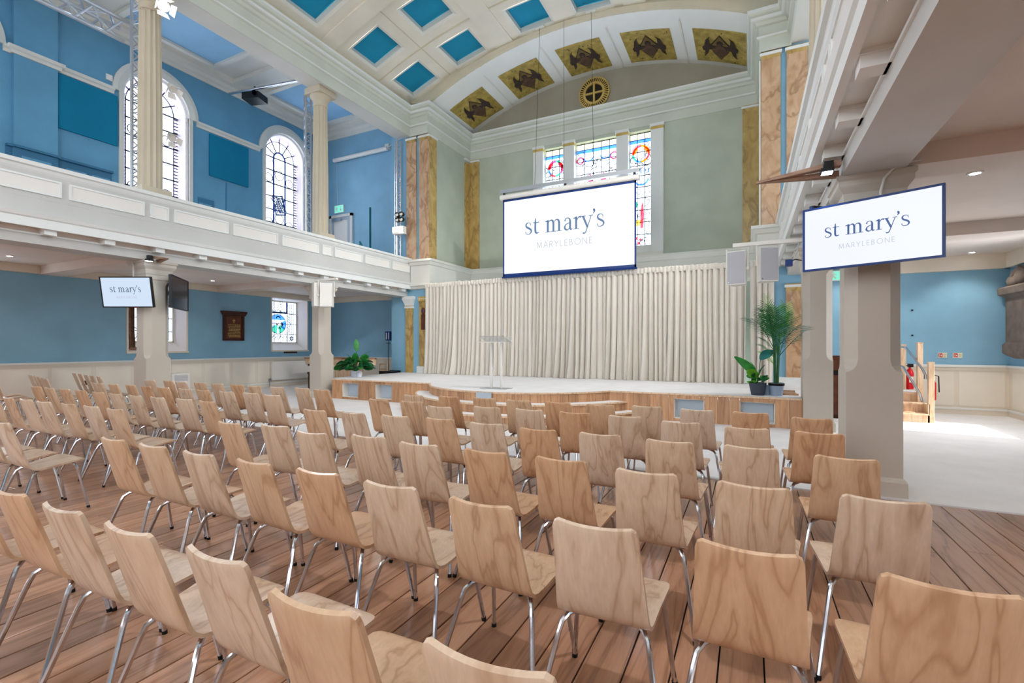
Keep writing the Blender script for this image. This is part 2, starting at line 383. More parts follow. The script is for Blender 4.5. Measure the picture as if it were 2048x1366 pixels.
struct(box('wall_pier_right', 'blue_wall', CXR, YF, 0, 2.1, YEL, 10.9))
struct(box('wall_chancel_left', 'sage', CXL - .4, YEL, 0, CXL, YB, 10.7))
struct(box('wall_chancel_right', 'sage', CXR, YEL, 0, CXR + .4, YB, 10.7))
for s_, xx in ((-1, CXL), (1, CXR)):
    struct(box('wall_chancel_return', 'sage', xx, YF + .45, 0, xx - s_ * .012, YEL + .02, 10.7))
LIGHTS3 = [(-6.912, .4275), (-5.22, .82), (-3.555, .405)]
struct(wall_plane(lambda a, z, d: (a, YB + d, z), CXL - .3, CXR + .3, 0, 10.6, [(c, h, 5.29, 9.5, False) for c, h in LIGHTS3], 0.3).build('wall_chancel_back', 'sage'))
# lunette above the back entablature
pts = arc(-5.29, -.12, 12.14, -27.2, 27.2, 32)
mb = MB()
for p, r in zip(pts, pts[1:]): mb.add([(p[0], YB, 10.5), (r[0], YB, 10.5), (r[0], YB, r[1]), (p[0], YB, p[1])], [(0, 1, 2, 3)])
struct(mb.build('wall_lunette', 'taupe'))
# ---- chancel vault
mb = MB()
for p, r in zip(pts, pts[1:]): mb.add([(p[0], YF - .03, p[1]), (r[0], YF - .03, r[1]), (r[0], YB, r[1]), (p[0], YB, p[1])], [(0, 1, 2, 3)])
cv = struct(mb.build('ceiling_chancel', 'white_trim'))
for a in (-16.2, -5.4, 5.4, 16.3):
    mb = MB(); q = arc(-5.29, -.12, 12.115, a - .12, a + .12, 1)
    mb.add([(q[0][0], 15.2, q[0][1]), (q[1][0], 15.2, q[1][1]), (q[1][0], YB, q[1][1]), (q[0][0], YB, q[0][1])], [(0, 1, 2, 3)])
    mb.build('seam_bead', 'stone_white', cv)
# ---- nave vault with sunk coffers
NC = (-5.3, -3.79); NR = 15.96
def nv(a, y, r=NR): return (NC[0] + r * math.sin(math.radians(a)), y, NC[1] + r * math.cos(math.radians(a)))
CA = [(a - .3, b_ + .3) for a, b_ in ((-22.0, -17.8), (-14.65, -10.4), (-5.5, -1.5), (1.5, 5.5), (10.4, 14.65), (17.8, 22.0))]
CY = [(a - .09, b_ + .07) for a, b_ in ((13.3, 14.5), (11.3, 12.45), (8.8, 9.98), (6.8, 7.96), (4.3, 5.48), (2.3, 3.46))]
ab = sorted({-23.4, 23.4} | {v for p in CA for v in p}); yb = sorted({YW, 14.76} | {v for p in CY for v in p})
mb = MB(); cells = []
for a0, a1 in zip(ab, ab[1:]):
    for y0, y1 in zip(yb, yb[1:]):
        if (a0, a1) in CA and (y0, y1) in CY: cells.append((a0, a1, y0, y1)); continue
        k = max(1, int((a1 - a0) / 1.4))
        for i in range(k):
            p, r = a0 + (a1 - a0) * i / k, a0 + (a1 - a0) * (i + 1) / k
            mb.add([nv(p, y0), nv(r, y0), nv(r, y1), nv(p, y1)], [(0, 1, 2, 3)])
nave = struct(mb.build('ceiling_nave', 'vault', smooth=True))
for a0, a1, y0, y1 in cells:
    da = .32; dy = .09
    rim = MB(); r1 = NR + .03; r2 = NR + .2
    o4 = [nv(a0, y0), nv(a1, y0), nv(a1, y1), nv(a0, y1)]
    m4 = [nv(a0 + da, y0 + dy, r1), nv(a1 - da, y0 + dy, r1), nv(a1 - da, y1 - dy, r1), nv(a0 + da, y1 - dy, r1)]
    i4 = [nv(a0 + da, y0 + dy, r2), nv(a1 - da, y0 + dy, r2), nv(a1 - da, y1 - dy, r2), nv(a0 + da, y1 - dy, r2)]
    rim.loft([o4, m4, i4], cap=False).build('coffer_frame', 'stone_white', nave)
    pn = MB(); aa = [a0 + da * .5 + (a1 - a0 - da) * i / 4 for i in range(5)]
    for p, r in zip(aa, aa[1:]): pn.add([nv(p, y0 + .04, r2), nv(r, y0 + .04, r2), nv(r, y1 - .04, r2), nv(p, y1 - .04, r2)], [(0, 1, 2, 3)])
    pn.build('coffer_panel', 'teal_coffer', nave)
def vband(a0, a1, y0, y1, t, mat, name):
    k = max(1, int((a1 - a0) / 1.4)); mb = MB(); rings = []
    for i in range(k + 1):
        a = a0 + (a1 - a0) * i / k; rings.append([nv(a, y0), nv(a, y0, NR - t), nv(a, y1, NR - t), nv(a, y1)])
    mb.loft(rings).build(name, mat, nave, smooth=True)
for yc in (10.62, 6.13, 1.64): vband(-23.2, 23.2, yc - .26, yc + .26, .05, 'vault', 'ceiling_rib')
for a in (-8.0, 8.0): vband(a - 1.2, a + 1.2, YW, 14.7, .045, 'vault', 'ceiling_rib')
for a in (-16.2, 16.2):
    vband(a - .05, a + .05, 1.7, 14.7, .02, 'vault_rib', 'seam_bead')
for yc in (12.88, 8.38, 3.9): vband(-23.2, 23.2, yc - .02, yc + .02, .02, 'vault_rib', 'seam_bead')
# archivolt between the two vaults
mb = MB(); n = 40
inn = arc(-5.29, -.12, 12.14, -27.2, 27.2, n); out = [(nv(-23.3 + 46.6 * i / n, 0)[0], nv(-23.3 + 46.6 * i / n, 0)[2] + .02) for i in range(n + 1)]
rings = [[(p[0], YF - .02, p[1]), (p[0], YF - .14, p[1] + .0), (p[0] * .5 + q[0] * .5, YF - .2, p[1] * .5 + q[1] * .5), (q[0], YF - .14, q[1]), (q[0], YF, q[1])] for p, q in zip(inn, out)]
struct(mb.loft(rings).build('trim_archivolt', 'vault_rib', smooth=True))
# ---- entablature sweeping round nave and chancel
ENT = [(-.02, 9.62), (.02, 9.62), (.02, 9.93), (.075, 9.95), (.075, 10.01), (.03, 10.02), (.03, 10.27), (.09, 10.29), (.12, 10.36), (.2, 10.39), (.21, 10.48), (.27, 10.5), (.3, 10.62), (-.02, 10.64)]
PATH = [(-11.6, YW), (-11.6, 14.62), (CXL + .02, 14.62), (CXL + .02, YB - .02), (CXR - .02, YB - .02), (CXR - .02, 14.62), (1.0, 14.62), (1.0, YW)]
struct(sweep(PATH, ENT).build('trim_1', 'entablature'))
def strip(pts, d0, d1, z0, z1): return sweep(pts, [(d0, z0), (d1, z0), (d1, z1), (d0, z1)])
struct(strip(PATH, .02, .085, 9.955, 10.0).build('trim_2', 'white_trim'))
struct(strip(PATH, .02, .31, 10.56, 10.63).build('trim_3', 'white_trim'))
struct(strip(PATH, .02, .225, 10.38, 10.45).build('trim_4', 'white_trim'))
# flat strip above the cornice up to the vault springing
for s_, xx in ((1, -11.6), (-1, 1.0)):
    struct(box('trim_springing', 'vault_rib', xx - s_ * .1, YW, 10.6, xx + s_ * .06, 14.75, 10.95))
    struct(box('trim_beam', 'stone_white', xx - s_ * .72, YW, 9.7, xx - s_ * .01, 14.75, 11.4))
    struct(MB().add([(xx - s_ * .5, YW, 11.3), (XL if s_ > 0 else XR, YW, 11.3), (XL if s_ > 0 else XR, YEL, 11.3), (xx - s_ * .5, YEL, 11.3)], [(0, 1, 2, 3)]).build('ceiling_gallery', 'stone_white'))
# blue fields of the flat ceiling over the left gallery
def rect_frame(mb, x0, y0, x1, y1, z, w_, t):
    for a in ((x0 - w_, y0 - w_, x1 + w_, y0), (x0 - w_, y1, x1 + w_, y1 + w_), (x0 - w_, y0, x0, y1), (x1, y0, x1 + w_, y1)): mb.box(a[0], a[1], z - t, a[2], a[3], z)
    return mb
clg = [o for o in bpy.data.objects if o.name == 'ceiling_gallery'][0]
for y0, y1 in ((12.2, 14.85), (7.45, 10.1), (2.7, 5.35), (-2.0, .6)):
    box('ceiling_panel', 'ceiling_blue', -16.35, y0, 11.27, -13.2, y1, 11.3, clg)
    rect_frame(MB(), -16.35, y0, -13.2, y1, 11.3, .16, .11).build('panel_moulding', 'stone_white', clg)
for yc in (11.15, 6.4, 1.65): box('ceiling_rib', 'stone_white', -17.0, yc - .12, 11.15, -12.3, yc + .12, 11.3, clg)
# cornice, string course, pilaster strip, dado of the left gallery wall
COR = [(0, 10.88), (.05, 10.88), (.08, 10.96), (.16, 11.0), (.2, 11.1), (.34, 11.14), (.36, 11.24), (.42, 11.3), (0, 11.3)]
struct(sweep([(XL, YW), (XL, 5.33), (XL + .1, 5.33), (XL + .1, 6.22), (XL, 6.22), (XL, YEL), (-12.0, YEL)], COR).build('trim_5', 'stone_white'))
struct(box('trim_pilaster_strip', 'blue_wall_upper', XL, 5.34, 4.0, XL + .1, 6.22, 10.9))
STR = [(0, 9.2), (.04, 9.2), (.06, 9.27), (.11, 9.3), (.12, 9.38), (0, 9.4)]
for a, b_ in ((UW[1] + 1.2, UW[2] - 1.2), (UW[2] + 1.2, UW[3] - 1.2), (UW[3] + 1.2, UW[4] - 1.2)):
    pth = [(XL, a), (XL, b_)] if not (a < 5.5 < b_) else [(XL, a), (XL, 5.33), (XL + .1, 5.33), (XL + .1, 6.23), (XL, 6.23), (XL, b_)]
    struct(sweep(pth, STR).build('trim_string_course', 'stone_white'))
dd = struct(box('trim_gallery_dado', 'blue_dado_upper', XL, UW[2] + 1.25, 4.0, XL + .025, UW[3] - 1.25, 6.8))
box('dado_rail', 'blue_dado_upper', XL, UW[2] + 1.25, 6.78, XL + .14, UW[3] - 1.25, 6.84, dd)
box('dado_pilaster', 'blue_dado_upper', XL + .1, 5.335, 4.0, XL + .114, 6.225, 6.8, dd); box('dado_rail', 'blue_dado_upper', XL + .1, 5.33, 6.78, XL + .2, 6.23, 6.84, dd)
for y0, y1 in ((5.48, 6.08), (6.42, 6.88), (7.0, 7.44)): box('dado_panel', 'blue_wall_upper', XL, y0, 5.6, XL + (.122 if y0 < 6 else .045), y1, 6.6, dd)
d2 = struct(box('trim_gallery_dado_far', 'blue_dado_upper', XL, UW[3] + 1.25, 4.0, XL + .025, 10.55, 6.8))
box('dado_panel', 'blue_wall_upper', XL, 10.02, 5.6, XL + .045, 10.45, 6.62, d2)
# ---- aisle ceilings, cross beams, wall-top cornices
al = struct(box('ceiling_aisle_left', 'aisle_ceiling', XL, YW, 3.78, -11.9, YEL, 3.86))
ar = struct(box('ceiling_aisle_right', 'aisle_ceiling', 1.0, YW, 3.78, XR, YER, 3.86))
for yc in (1.3, 6.1, 10.85): box('cross_beam', 'aisle_ceiling', XL, yc - .25, 3.56, -12.2, yc + .25, 3.8, al)
for yc in (1.9, 6.68, 11.1): box('cross_beam', 'aisle_ceiling', 1.2, yc - .27, 3.56, XR, yc + .27, 3.8, ar)
box('wall_plate', 'cream', XL, YW, 3.57, XL + .12, YEL, 3.8, al); box('wall_plate', 'cream', XL, YEL - .12, 3.55, -12.2, YEL, 3.8, al)
box('wall_plate', 'cream', 1.2, YER - .12, 3.43, XR, YER, 3.8, ar); box('wall_plate', 'cream', XR - .12, YW, 3.43, XR, YER, 3.8, ar)
# ---- dado panelling
def dado(name, to3, a0, a1, cuts, h=1.16):
    b0 = MB(); b0.add([to3(a, z, .02) for a, z in ((a0, 0), (a1, 0), (a1, h), (a0, h))], [(0, 1, 2, 3)])
    base = struct(b0.build(name, 'cream'))
    def bx(nm, m_, p0, p1, z0, z1, d0, d1):
        mb = MB(); vs = [to3(a, z, d) for d in (d0, d1) for a, z in ((p0, z0), (p1, z0), (p1, z1), (p0, z1))]
        mb.add(vs, [(0, 1, 2, 3), (4, 5, 6, 7), (0, 1, 5, 4), (1, 2, 6, 5), (2, 3, 7, 6), (3, 0, 4, 7)]).build(nm, m_, base)
    bx('dado_rail', 'white_trim', a0, a1, h - .02, h + .03, 0, .07)
    bx('dado_frieze', 'cream', a0, a1, h - .1, h - .02, 0, .035)
    bx('skirting_board', 'cream', a0, a1, 0, .13, 0, .05); bx('skirting_cap', 'white_trim', a0, a1, .13, .17, 0, .065)
    for p0, p1 in cuts: bx('wainscot_panel', 'cream_panel', p0, p1, .22, h - .13, .02, .032)
    return base
dado('baseboard_left', lambda a, z, d: (XL + d, a, z), YW, YEL, [(4.05, 4.95), (5.08, 6.03), (6.11, 6.99), (7.09, 7.97), (8.1, 9.05), (9.14, 10.1), (10.18, 11.1), (11.2, 12.12), (12.23, 13.0)])
dado('baseboard_left_end', lambda a, z, d: (a, YEL - d, z), XL, -12.3, [(-16.6, -15.3), (-15.1, -13.8), (-13.6, -12.5)], 1.12)
dado('baseboard_right_end', lambda a, z, d: (a, YER - d, z), 1.2, XR, [(2.3, 3.2), (3.42, 4.4), (4.49, 5.3)])
dado('baseboard_right', lambda a, z, d: (XR - d, a, z), YW, YER, [(11.2, 12.0), (12.15, 13.2), (13.35, 14.75)])
# ---- lower white band and ledge of the piers and chancel
LEDGE = [(-11.62, 14.74), (CXL + .02, 14.74), (CXL + .02, YB - .01), (CXR - .02, YB - .01), (CXR - .02, 14.74), (.98, 14.74)]
struct(sweep(LEDGE, [(0, 3.78), (.1, 3.8), (.14, 3.88), (.2, 3.9), (.2, 3.97), (.06, 4.0), (.06, 4.68), (.12, 4.7), (.16, 4.8), (.22, 4.82), (.22, 4.9), (0, 4.9)]).build('trim_6', 'stone_white'))
# ================================================================== GALLERIES
def gallery(s, xb, xw, label, pan, brk, panel_fields=True):
    g = thing('gallery', label, 'gallery', (xb, 6, 3.5))
    X = lambda d: xb + s * d
    def bx(nm, m_, d0, d1, y0, y1, z0, z1): return MB().box(X(d0), y0, z0, X(d1), y1, z1).build(nm, m_, g)
    bx('beam', 'gallery_grey', 0, -.56, YW, YF, 3.53, 3.7)
    bx('beam_fillet', 'white_trim', .02, -.3, YW, YF, 3.7, 3.73)
    bx('frieze', 'aisle_ceiling', -.03, -.3, YW, YF, 3.73, 3.95)
    MB().prism([(X(-.03), 3.83), (X(.2), 3.83), (X(.2), 3.79), (X(.27), 3.79), (X(.27), 3.95), (X(.3), 3.97), (X(.33), 4.03), (X(.2), 4.05), (X(-.03), 4.05)], 'y', YW, YF).build('cornice', 'white_trim', g)
    bx('parapet', 'gallery_grey', .17, .02, YW, YF, 4.04, 4.93)
    MB().prism([(X(.17), 4.34), (X(.185), 4.33), (X(.185), 4.06), (X(.17), 4.06)], 'y', YW, YF).build('base_board', 'gallery_grey', g)
    MB().prism([(X(.17), 4.8), (X(.2), 4.84), (X(.22), 4.89), (X(.27), 4.9), (X(.28), 4.97), (X(.2), 4.99), (X(-.04), 4.99), (X(-.04), 4.9), (X(.02), 4.85)], 'y', YW, YF).build('rail', 'white_trim', g)
    MB().box(X(-.2), YW, 3.9, xw, YEL if s > 0 else YER, 4.05).build('gallery_floor', 'aisle_ceiling', g)
    for y0, y1 in pan:
        mb = MB(); z0, z1 = 4.43, 4.73; w_ = .035
        for a in ((y0, z0, y1, z0 + w_), (y0, z1 - w_, y1, z1), (y0, z0 + w_, y0 + w_, z1 - w_), (y1 - w_, z0 + w_, y1, z1 - w_)):
            mb.box(X(.17), a[0], a[1], X(.2), a[2], a[3])
        pm = mb.build('panel_frame', 'white_trim', g)
        MB().box(X(.168), y0 + w_, z0 + w_, X(.182), y1 - w_, z1 - w_).build('panel_field', 'white_plastic', pm)
    for y in brk:
        mb = MB().box(X(-.03), y - .09, 3.7, X(.19), y + .09, 3.8); mb.box(X(-.03), y - .11, 3.795, X(.215), y + .11, 3.835)
        mb.build('bracket', 'white_trim', g)
    return g
PAN = [(4.42, 5.69), (5.80, 6.17), (6.28, 7.54), (7.66, 8.94), (9.07, 10.34), (10.47, 10.85), (10.96, 12.16), (12.28, 13.55), (13.66, 14.66), (3.03, 4.31), (1.63, 2.91)]
gallery(1, -11.82, XL, 'white panelled gallery front running along the left side of the nave', PAN, [4.15 + .925 * i for i in range(-3, 12)])
gallery(-1, .93, XR, 'white gallery front overhead on the right, seen from underneath', PAN, [4.40 + .945 * i for i in range(-4, 11)])
# ================================================================== COLUMNS
def sq8(cx, cy, h, c, z):
    return [(cx - h + c, cy - h, z), (cx + h - c, cy - h, z), (cx + h, cy - h + c, z), (cx + h, cy + h - c, z), (cx + h - c, cy + h, z), (cx - h + c, cy + h, z), (cx - h, cy + h - c, z), (cx - h, cy - h + c, z)]
def low_column(cx, cy, label, h=.25):
    t = thing('gallery_column', label, 'column', (cx, cy, 0), group='square chamfered columns under the galleries')
    MB().loft([sq8(cx, cy, h + .035, .002, 0), sq8(cx, cy, h + .035, .002, .17), sq8(cx, cy, h + .02, .002, .2), sq8(cx, cy, h, .002, .215)]).build('base_plinth', 'column_cream', t)
    c = .112
    MB().loft([sq8(cx, cy, h, .002, .2), sq8(cx, cy, h, .002, 1.355), sq8(cx, cy, h, .035, 1.362), sq8(cx, cy, h, .07, 1.385), sq8(cx, cy, h, .1, 1.43), sq8(cx, cy, h, c, 1.5), sq8(cx, cy, h, c, 3.0), sq8(cx, cy, h, .07, 3.07), sq8(cx, cy, h, .002, 3.11)]).build('shaft', 'column_shaft', t)
    MB().loft([sq8(cx, cy, h, .002, 3.11), sq8(cx, cy, h + .012, .002, 3.13), sq8(cx, cy, h + .01, .002, 3.22), sq8(cx, cy, h + .02, .002, 3.24), sq8(cx, cy, h + .03, .002, 3.34), sq8(cx, cy, h + .07, .002, 3.4), sq8(cx, cy, h + .08, .002, 3.42), sq8(cx, cy, h + .08, .002, 3.47), sq8(cx, cy, h + .1, .002, 3.49), sq8(cx, cy, h + .1, .002, 3.535)]).build('capital', 'column_cream', t)
    return t
low_column(-12.14, 6.10, 'square cream column on the left carrying the two television screens')
low_column(-12.14, 10.9, 'square cream column at the left end of the stage below white speakers')
low_column(1.235, 6.72, 'large square cream column on the right behind the big television screen', .256)
low_column(1.195, 11.05, 'square cream column beside the palm at the right stage corner', .245)
def up_column(cx, cy, label, ztop=9.7):
    t = thing('fluted_column', label, 'column', (cx, cy, 4.99), group='fluted columns standing on the galleries')
    MB().box(cx - .3, cy - .3, 4.95, cx + .3, cy + .3, 5.17).build('base_plinth', 'column_fluted', t)
    rings = []; n = 14; sub = 6
    for z, r in ((5.17, .245), (5.22, .24), (7.0, .235), (9.18, .205)):
        ring = []
        for k in range(n * sub):
            a = 2 * math.pi * k / (n * sub); f = (k % sub) / sub
            ring.append((cx + (r - .03 * math.sin(math.pi * f)) * math.cos(a), cy + (r - .03 * math.sin(math.pi * f)) * math.sin(a), z))
        rings.append(ring)
    MB().loft(rings).build('shaft', 'column_fluted', t, smooth=True)
    MB().lathe(cx, cy, [(.205, 9.16), (.225, 9.18), (.225, 9.21), (.21, 9.22), (.21, 9.32), (.23, 9.34), (.29, 9.42), (.31, 9.47), (.31, 9.5)], 32).build('echinus', 'column_fluted', t, smooth=True)
    MB().box(cx - .33, cy - .33, 9.5, cx + .33, cy + .33, ztop).build('abacus', 'column_fluted', t)
up_column(-12.14, 6.05, 'near fluted cream column on the left gallery in front of the arched window')
up_column(-12.14, 10.85, 'far fluted cream column on the left gallery beside the lattice truss')
up_column(1.28, 10.9, 'fluted cream column rising behind the right gallery front')
# ================================================================== MARBLE PILASTERS
def pilaster(label, x0, x1, y0, y1, z0, z1, mat, cap='white', mats=None):
    t = thing('marble_pilaster', label, 'pilaster', ((x0 + x1) / 2, (y0 + y1) / 2, z0), group='marbled pilasters around the chancel arch')
    box('shaft', mat, x0, y0, z0, x1, y1, z1 - .2, t)
    e = .035
    box('neck', 'gold_paint' if cap == 'gold' else 'marble_gold', x0 - .004, y0 - .004, z1 - .2, x1 + .004, y1 + .004, z1 - .1, t)
    MB().box(x0 - e, y0 - e, z1 - .1, x1 + e, y1 + e, z1 - .03).build('cap_moulding', 'white_trim', t)
    MB().box(x0 - .01, y0 - .01, z1 - .03, x1 + .01, y1 + .01, z1).build('cap_top', 'gold_paint' if cap == 'gold' else 'marble_gold', t)
    return t
PZ = 9.62
pilaster('leftmost upper pink marble pilaster beside the lighting truss', -11.81, -11.36, YF - .07, YF - .001, 4.9, PZ, 'marble_pink')
pl = pilaster('upper pink marble pilaster at the left edge of the chancel arch', -11.21, CXL + .05, YF - .07, YF - .001, 4.9, PZ, 'marble_pink')
box('return_face', 'marble_gold', CXL + .014, YF - .065, 4.9, CXL + .058, YF + .42, PZ - .2, pl); box('return_neck', 'marble_gold', CXL + .014, YF, PZ - .2, CXL + .06, YF + .42, PZ - .1, pl); box('return_cap', 'white_trim', CXL + .014, YF, PZ - .1, CXL + .09, YF + .45, PZ - .03, pl)
pb = pilaster('slim gold marble pilaster in the left back corner of the chancel', CXL + .002, -10.33, YB - .06, YB - .001, 4.9, PZ, 'marble_gold'); box('return_face', 'marble_gold', CXL + .002, YB - .47, 4.9, CXL + .05, YB - .06, PZ - .2, pb); box('return_cap', 'white_trim', CXL + .002, YB - .5, PZ - .1, CXL + .085, YB - .06, PZ - .03, pb)
pilaster('gold marble pilaster in the right back corner of the chancel', -.18, CXR - .002, YB - .06, YB - .001, 4.9, PZ, 'marble_gold')
pr = pilaster('tall brown marble pilaster at the right edge of the chancel arch', .31, .77, YF - .07, YF - .001, 4.86, PZ, 'marble_pink')
box('edge_bead', 'cream', .26, YF - .075, 4.86, .298, YF + .3, PZ - .2, pr)
pilaster('rightmost tall brown marble pilaster next to the blue strip', .91, 1.4, YF - .07, YF - .001, 4.86, PZ, 'marble_pink')
pilaster('short marble pilaster with white capital at the left end of the stage', -11.87, -11.53, YF - .05, YF - .001, .0, 3.18, 'marble_gold')
MB().loft([[(-11.7 - h, YF - d, z), (-11.7 + h, YF - d, z), (-11.7 + h, YF - .001, z), (-11.7 - h, YF - .001, z)] for h, d, z in ((.19, .07, 3.18), (.21, .1, 3.28), (.26, .16, 3.42), (.26, .16, 3.53))]).build('capital', 'white_trim', bpy.data.objects['marble_pilaster.006'])
p8 = pilaster('short marble pilaster with carved gold capital beside the curtain', -11.22, -10.86, YF - .06, YF - .001, .61, 3.5, 'marble_gold', 'gold')
mb = MB()
for i in range(5):
    for j in range(2): mb.ball((-11.2 + .08 * i, YF - .09, 3.36 + .1 * j), .042, .03, .05, 8, 5)
mb.build('carved_foliage', 'gold_paint', p8)
mb = MB(); mb.ball((-11.0, YF - .1, 2.95), .09, .05, .13, 10, 6); mb.box(-11.08, YF - .12, 2.25, -10.93, YF - .06, 2.82); mb.build('carved_emblem', 'plaque_wood', p8)
MB().ball((-11.0, YF - .155, 2.97), .03, .02, .035, 8, 5).build('blue_boss', 'navy_bezel', p8)
pilaster('brown marble pilaster behind the palm at the right end of the stage', .9, 1.4, YF - .05, YF - .001, .8, 3.3, 'marble_pink')
box('pilaster_foot', 'white_trim', .7, YF - .09, .6, 1.5, YF - .001, .8, bpy.data.objects['marble_pilaster.008'])
box('pilaster_foot', 'white_trim', -11.3, YF - .1, .6, -10.82, YF - .001, .86, p8)
# ================================================================== WINDOWS
def plate(nm, mat, pts, to3, d0, d1, parent):
    n = len(pts); vs = [to3(a, z, d0) for a, z in pts] + [to3(a, z, d1) for a, z in pts]
    return MB().add(vs, [tuple(range(n)), tuple(range(n, 2 * n))] + [(i, (i + 1) % n, n + (i + 1) % n, n + i) for i in range(n)]).build(nm, mat, parent)
def circ(c, r, a0=0.0, a1=360.0, n=16, r2=None):
    p = [(c[0] + r * math.cos(math.radians(a0 + (a1 - a0) * i / n)), c[1] + r * math.sin(math.radians(a0 + (a1 - a0) * i / n))) for i in range(n + (0 if a1 - a0 >= 360 else 1))]
    if r2 is not None: p += [(c[0] + r2 * math.cos(math.radians(a1 - (a1 - a0) * i / n)), c[1] + r2 * math.sin(math.radians(a1 - (a1 - a0) * i / n))) for i in range(n + 1)]
    return p
def ring_sectors(nm, mat, c, r1, r2, k, to3, d0, d1, parent, a0=0, a1=360):
    for i in range(k):
        s0 = a0 + (a1 - a0) * i / k; s1 = a0 + (a1 - a0) * (i + 1) / k
        plate(nm, mat[i % len(mat)] if isinstance(mat, (list, tuple)) else mat, circ(c, r2, s0, s1, 5, r1), to3, d0, d1, parent)
def leadbar(mb, to3, p, q, w_, d0, d1):
    dx, dz = q[0] - p[0], q[1] - p[1]; L = math.hypot(dx, dz) or 1; nx, nz = -dz / L * w_ / 2, dx / L * w_ / 2
    pts = [(p[0] + nx, p[1] + nz), (q[0] + nx, q[1] + nz), (q[0] - nx, q[1] - nz), (p[0] - nx, p[1] - nz)]
    vs = [to3(a, z, d0) for a, z in pts] + [to3(a, z, d1) for a, z in pts]
    mb.add(vs, [(0, 1, 2, 3), (4, 5, 6, 7), (0, 1, 5, 4), (1, 2, 6, 5), (2, 3, 7, 6), (3, 0, 4, 7)])
def leadring(mb, to3, c, r, w_, d0, d1, a0=0, a1=360, n=20):
    p = [(c[0] + r * math.cos(math.radians(a0 + (a1 - a0) * i / n)), c[1] + r * math.sin(math.radians(a0 + (a1 - a0) * i / n))) for i in range(n + 1)]
    for a, b_ in zip(p, p[1:]): leadbar(mb, to3, a, b_, w_, d0, d1)
def arched_window(num, yc):
    to3 = lambda a, z, d: (XL - d, a, z); sp = 9.38; sill = 5.6; n = 24
    ro, ri, rg, dg = 1.245, .95, .84, .42
    half = lambda r, zb: [(yc - r, zb)] + [(yc - r * math.cos(math.pi * i / n), sp + r * math.sin(math.pi * i / n)) for i in range(n + 1)] + [(yc + r, zb)]
    o, i_ = half(ro, sp - .02), half(ri, sp - .02); mb = MB()
    rings = [[to3(*a, 0), to3(*a, -.07), to3(a[0] * .6 + b_[0] * .4, a[1] * .6 + b_[1] * .4, -.09), to3(*b_, -.05), to3(*b_, 0)] for a, b_ in zip(o, i_)]
    mb.loft(rings, closed=True); w_ = struct(mb.build('window_%d' % num, 'stone_white'))
    mb = MB(); a_, b_ = half(ri, sill), half(rg, sill)
    mb.loft([[to3(*p, -.02), to3(*p, .12), to3(*q, dg), to3(*q, dg + .04)] for p, q in zip(a_, b_)], cap=False, closed=False)
    mb.build('reveal', 'reveal', w_, smooth=True)
    for s in (-1, 1):
        box('jamb', 'stone_white', XL - .02, yc + s * (ri + (.12 if s > 0 else .12)), sill, XL + .05, yc + s * ri, sp, w_)
        MB().lathe(XL - .1, yc + s * (ri - .02), [(.075, sill), (.055, sill + .15), (.055, sp - .2), (.075, sp - .17), (.06, sp - .14), (.085, sp - .03), (.1, sp)], 12).build('colonnette', 'reveal', w_, smooth=True)
    mb = MB(); mb.tube([(XL - .1, yc - (ri - .02) * math.cos(math.pi * k / n), sp + (ri - .02) * math.sin(math.pi * k / n)) for k in range(n + 1)], .055, 8); mb.build('arch_roll', 'reveal', w_, smooth=True)
    box('sill', 'reveal', XL - dg - .05, yc - ri, sill - .05, XL + .08, yc + ri, sill + .04, w_)
    g = .01; cols = [-.84, -.70, -.27, .27, .70, .84]; rows = [sill + .04 + (sp - sill - .04) * k / 7 for k in range(8)]
    tint = ['glass_lilac', 'glass_clear', 'glass_clear', 'glass_clear', 'glass_lilac']
    for z0, z1 in zip(rows, rows[1:]):
        for k in range(5):
            plate('glass_pane', tint[k], [(yc + cols[k] + g, z0 + g), (yc + cols[k + 1] - g, z0 + g), (yc + cols[k + 1] - g, z1 - g), (yc + cols[k] + g, z1 - g)], to3, dg, dg + .008, w_)
    for k in range(6):
        plate('glass_pane', 'glass_clear', circ((yc, sp), .69, 30 * k + .6, 30 * k + 29.4, 5, .28), to3, dg, dg + .008, w_)
        plate('glass_pane', 'glass_lilac', circ((yc, sp), .83, 30 * k + .6, 30 * k + 29.4, 5, .71), to3, dg, dg + .008, w_)
    plate('glass_pane', 'glass_clear', circ((yc, sp), .26, 0, 180, 12), to3, dg, dg + .008, w_)
    mb = MB(); d0, d1 = dg - .015, dg + .02
    for z in rows[1:]: leadbar(mb, to3, (yc - .84, z), (yc + .84, z), .04, d0, d1)
    for k in range(1, 6): leadbar(mb, to3, (yc + .27 * math.cos(math.radians(30 * k)), sp + .27 * math.sin(math.radians(30 * k))), (yc + .84 * math.cos(math.radians(30 * k)), sp + .84 * math.sin(math.radians(30 * k))), .034, d0, d1)
    for c in (-.70, .70): leadbar(mb, to3, (yc + c, sill), (yc + c, sp), .026, d0, d1)
    leadring(mb, to3, (yc, sp), .70, .026, d0, d1, 0, 180)
    for z in (rows[2], rows[5] + .2): leadring(mb, to3, (yc - .48, z), .17, .022, d0, d1); leadring(mb, to3, (yc + .48, z), .17, .022, d0, d1); leadring(mb, to3, (yc, z + .2), .2, .022, d0, d1)
    zz = sill + .1
    while zz < sp:
        for c in (-.77, .77): leadbar(mb, to3, (yc + c - .06, zz), (yc + c + .06, zz), .03, d0, d1)
        zz += .11
    mb.build('leading', 'lead', w_)
    mb = MB()
    for c in (-.27, .27): leadbar(mb, to3, (yc + c, sill), (yc + c, sp), .06, d0 - .01, d1)
    leadring(mb, to3, (yc, sp), .27, .06, d0 - .01, d1, 0, 180)
    mb.build('central_light_border', 'navy_bezel', w_)
    return w_
for i, c in enumerate((UW[2], UW[3], UW[4])): arched_window(i + 1, c)
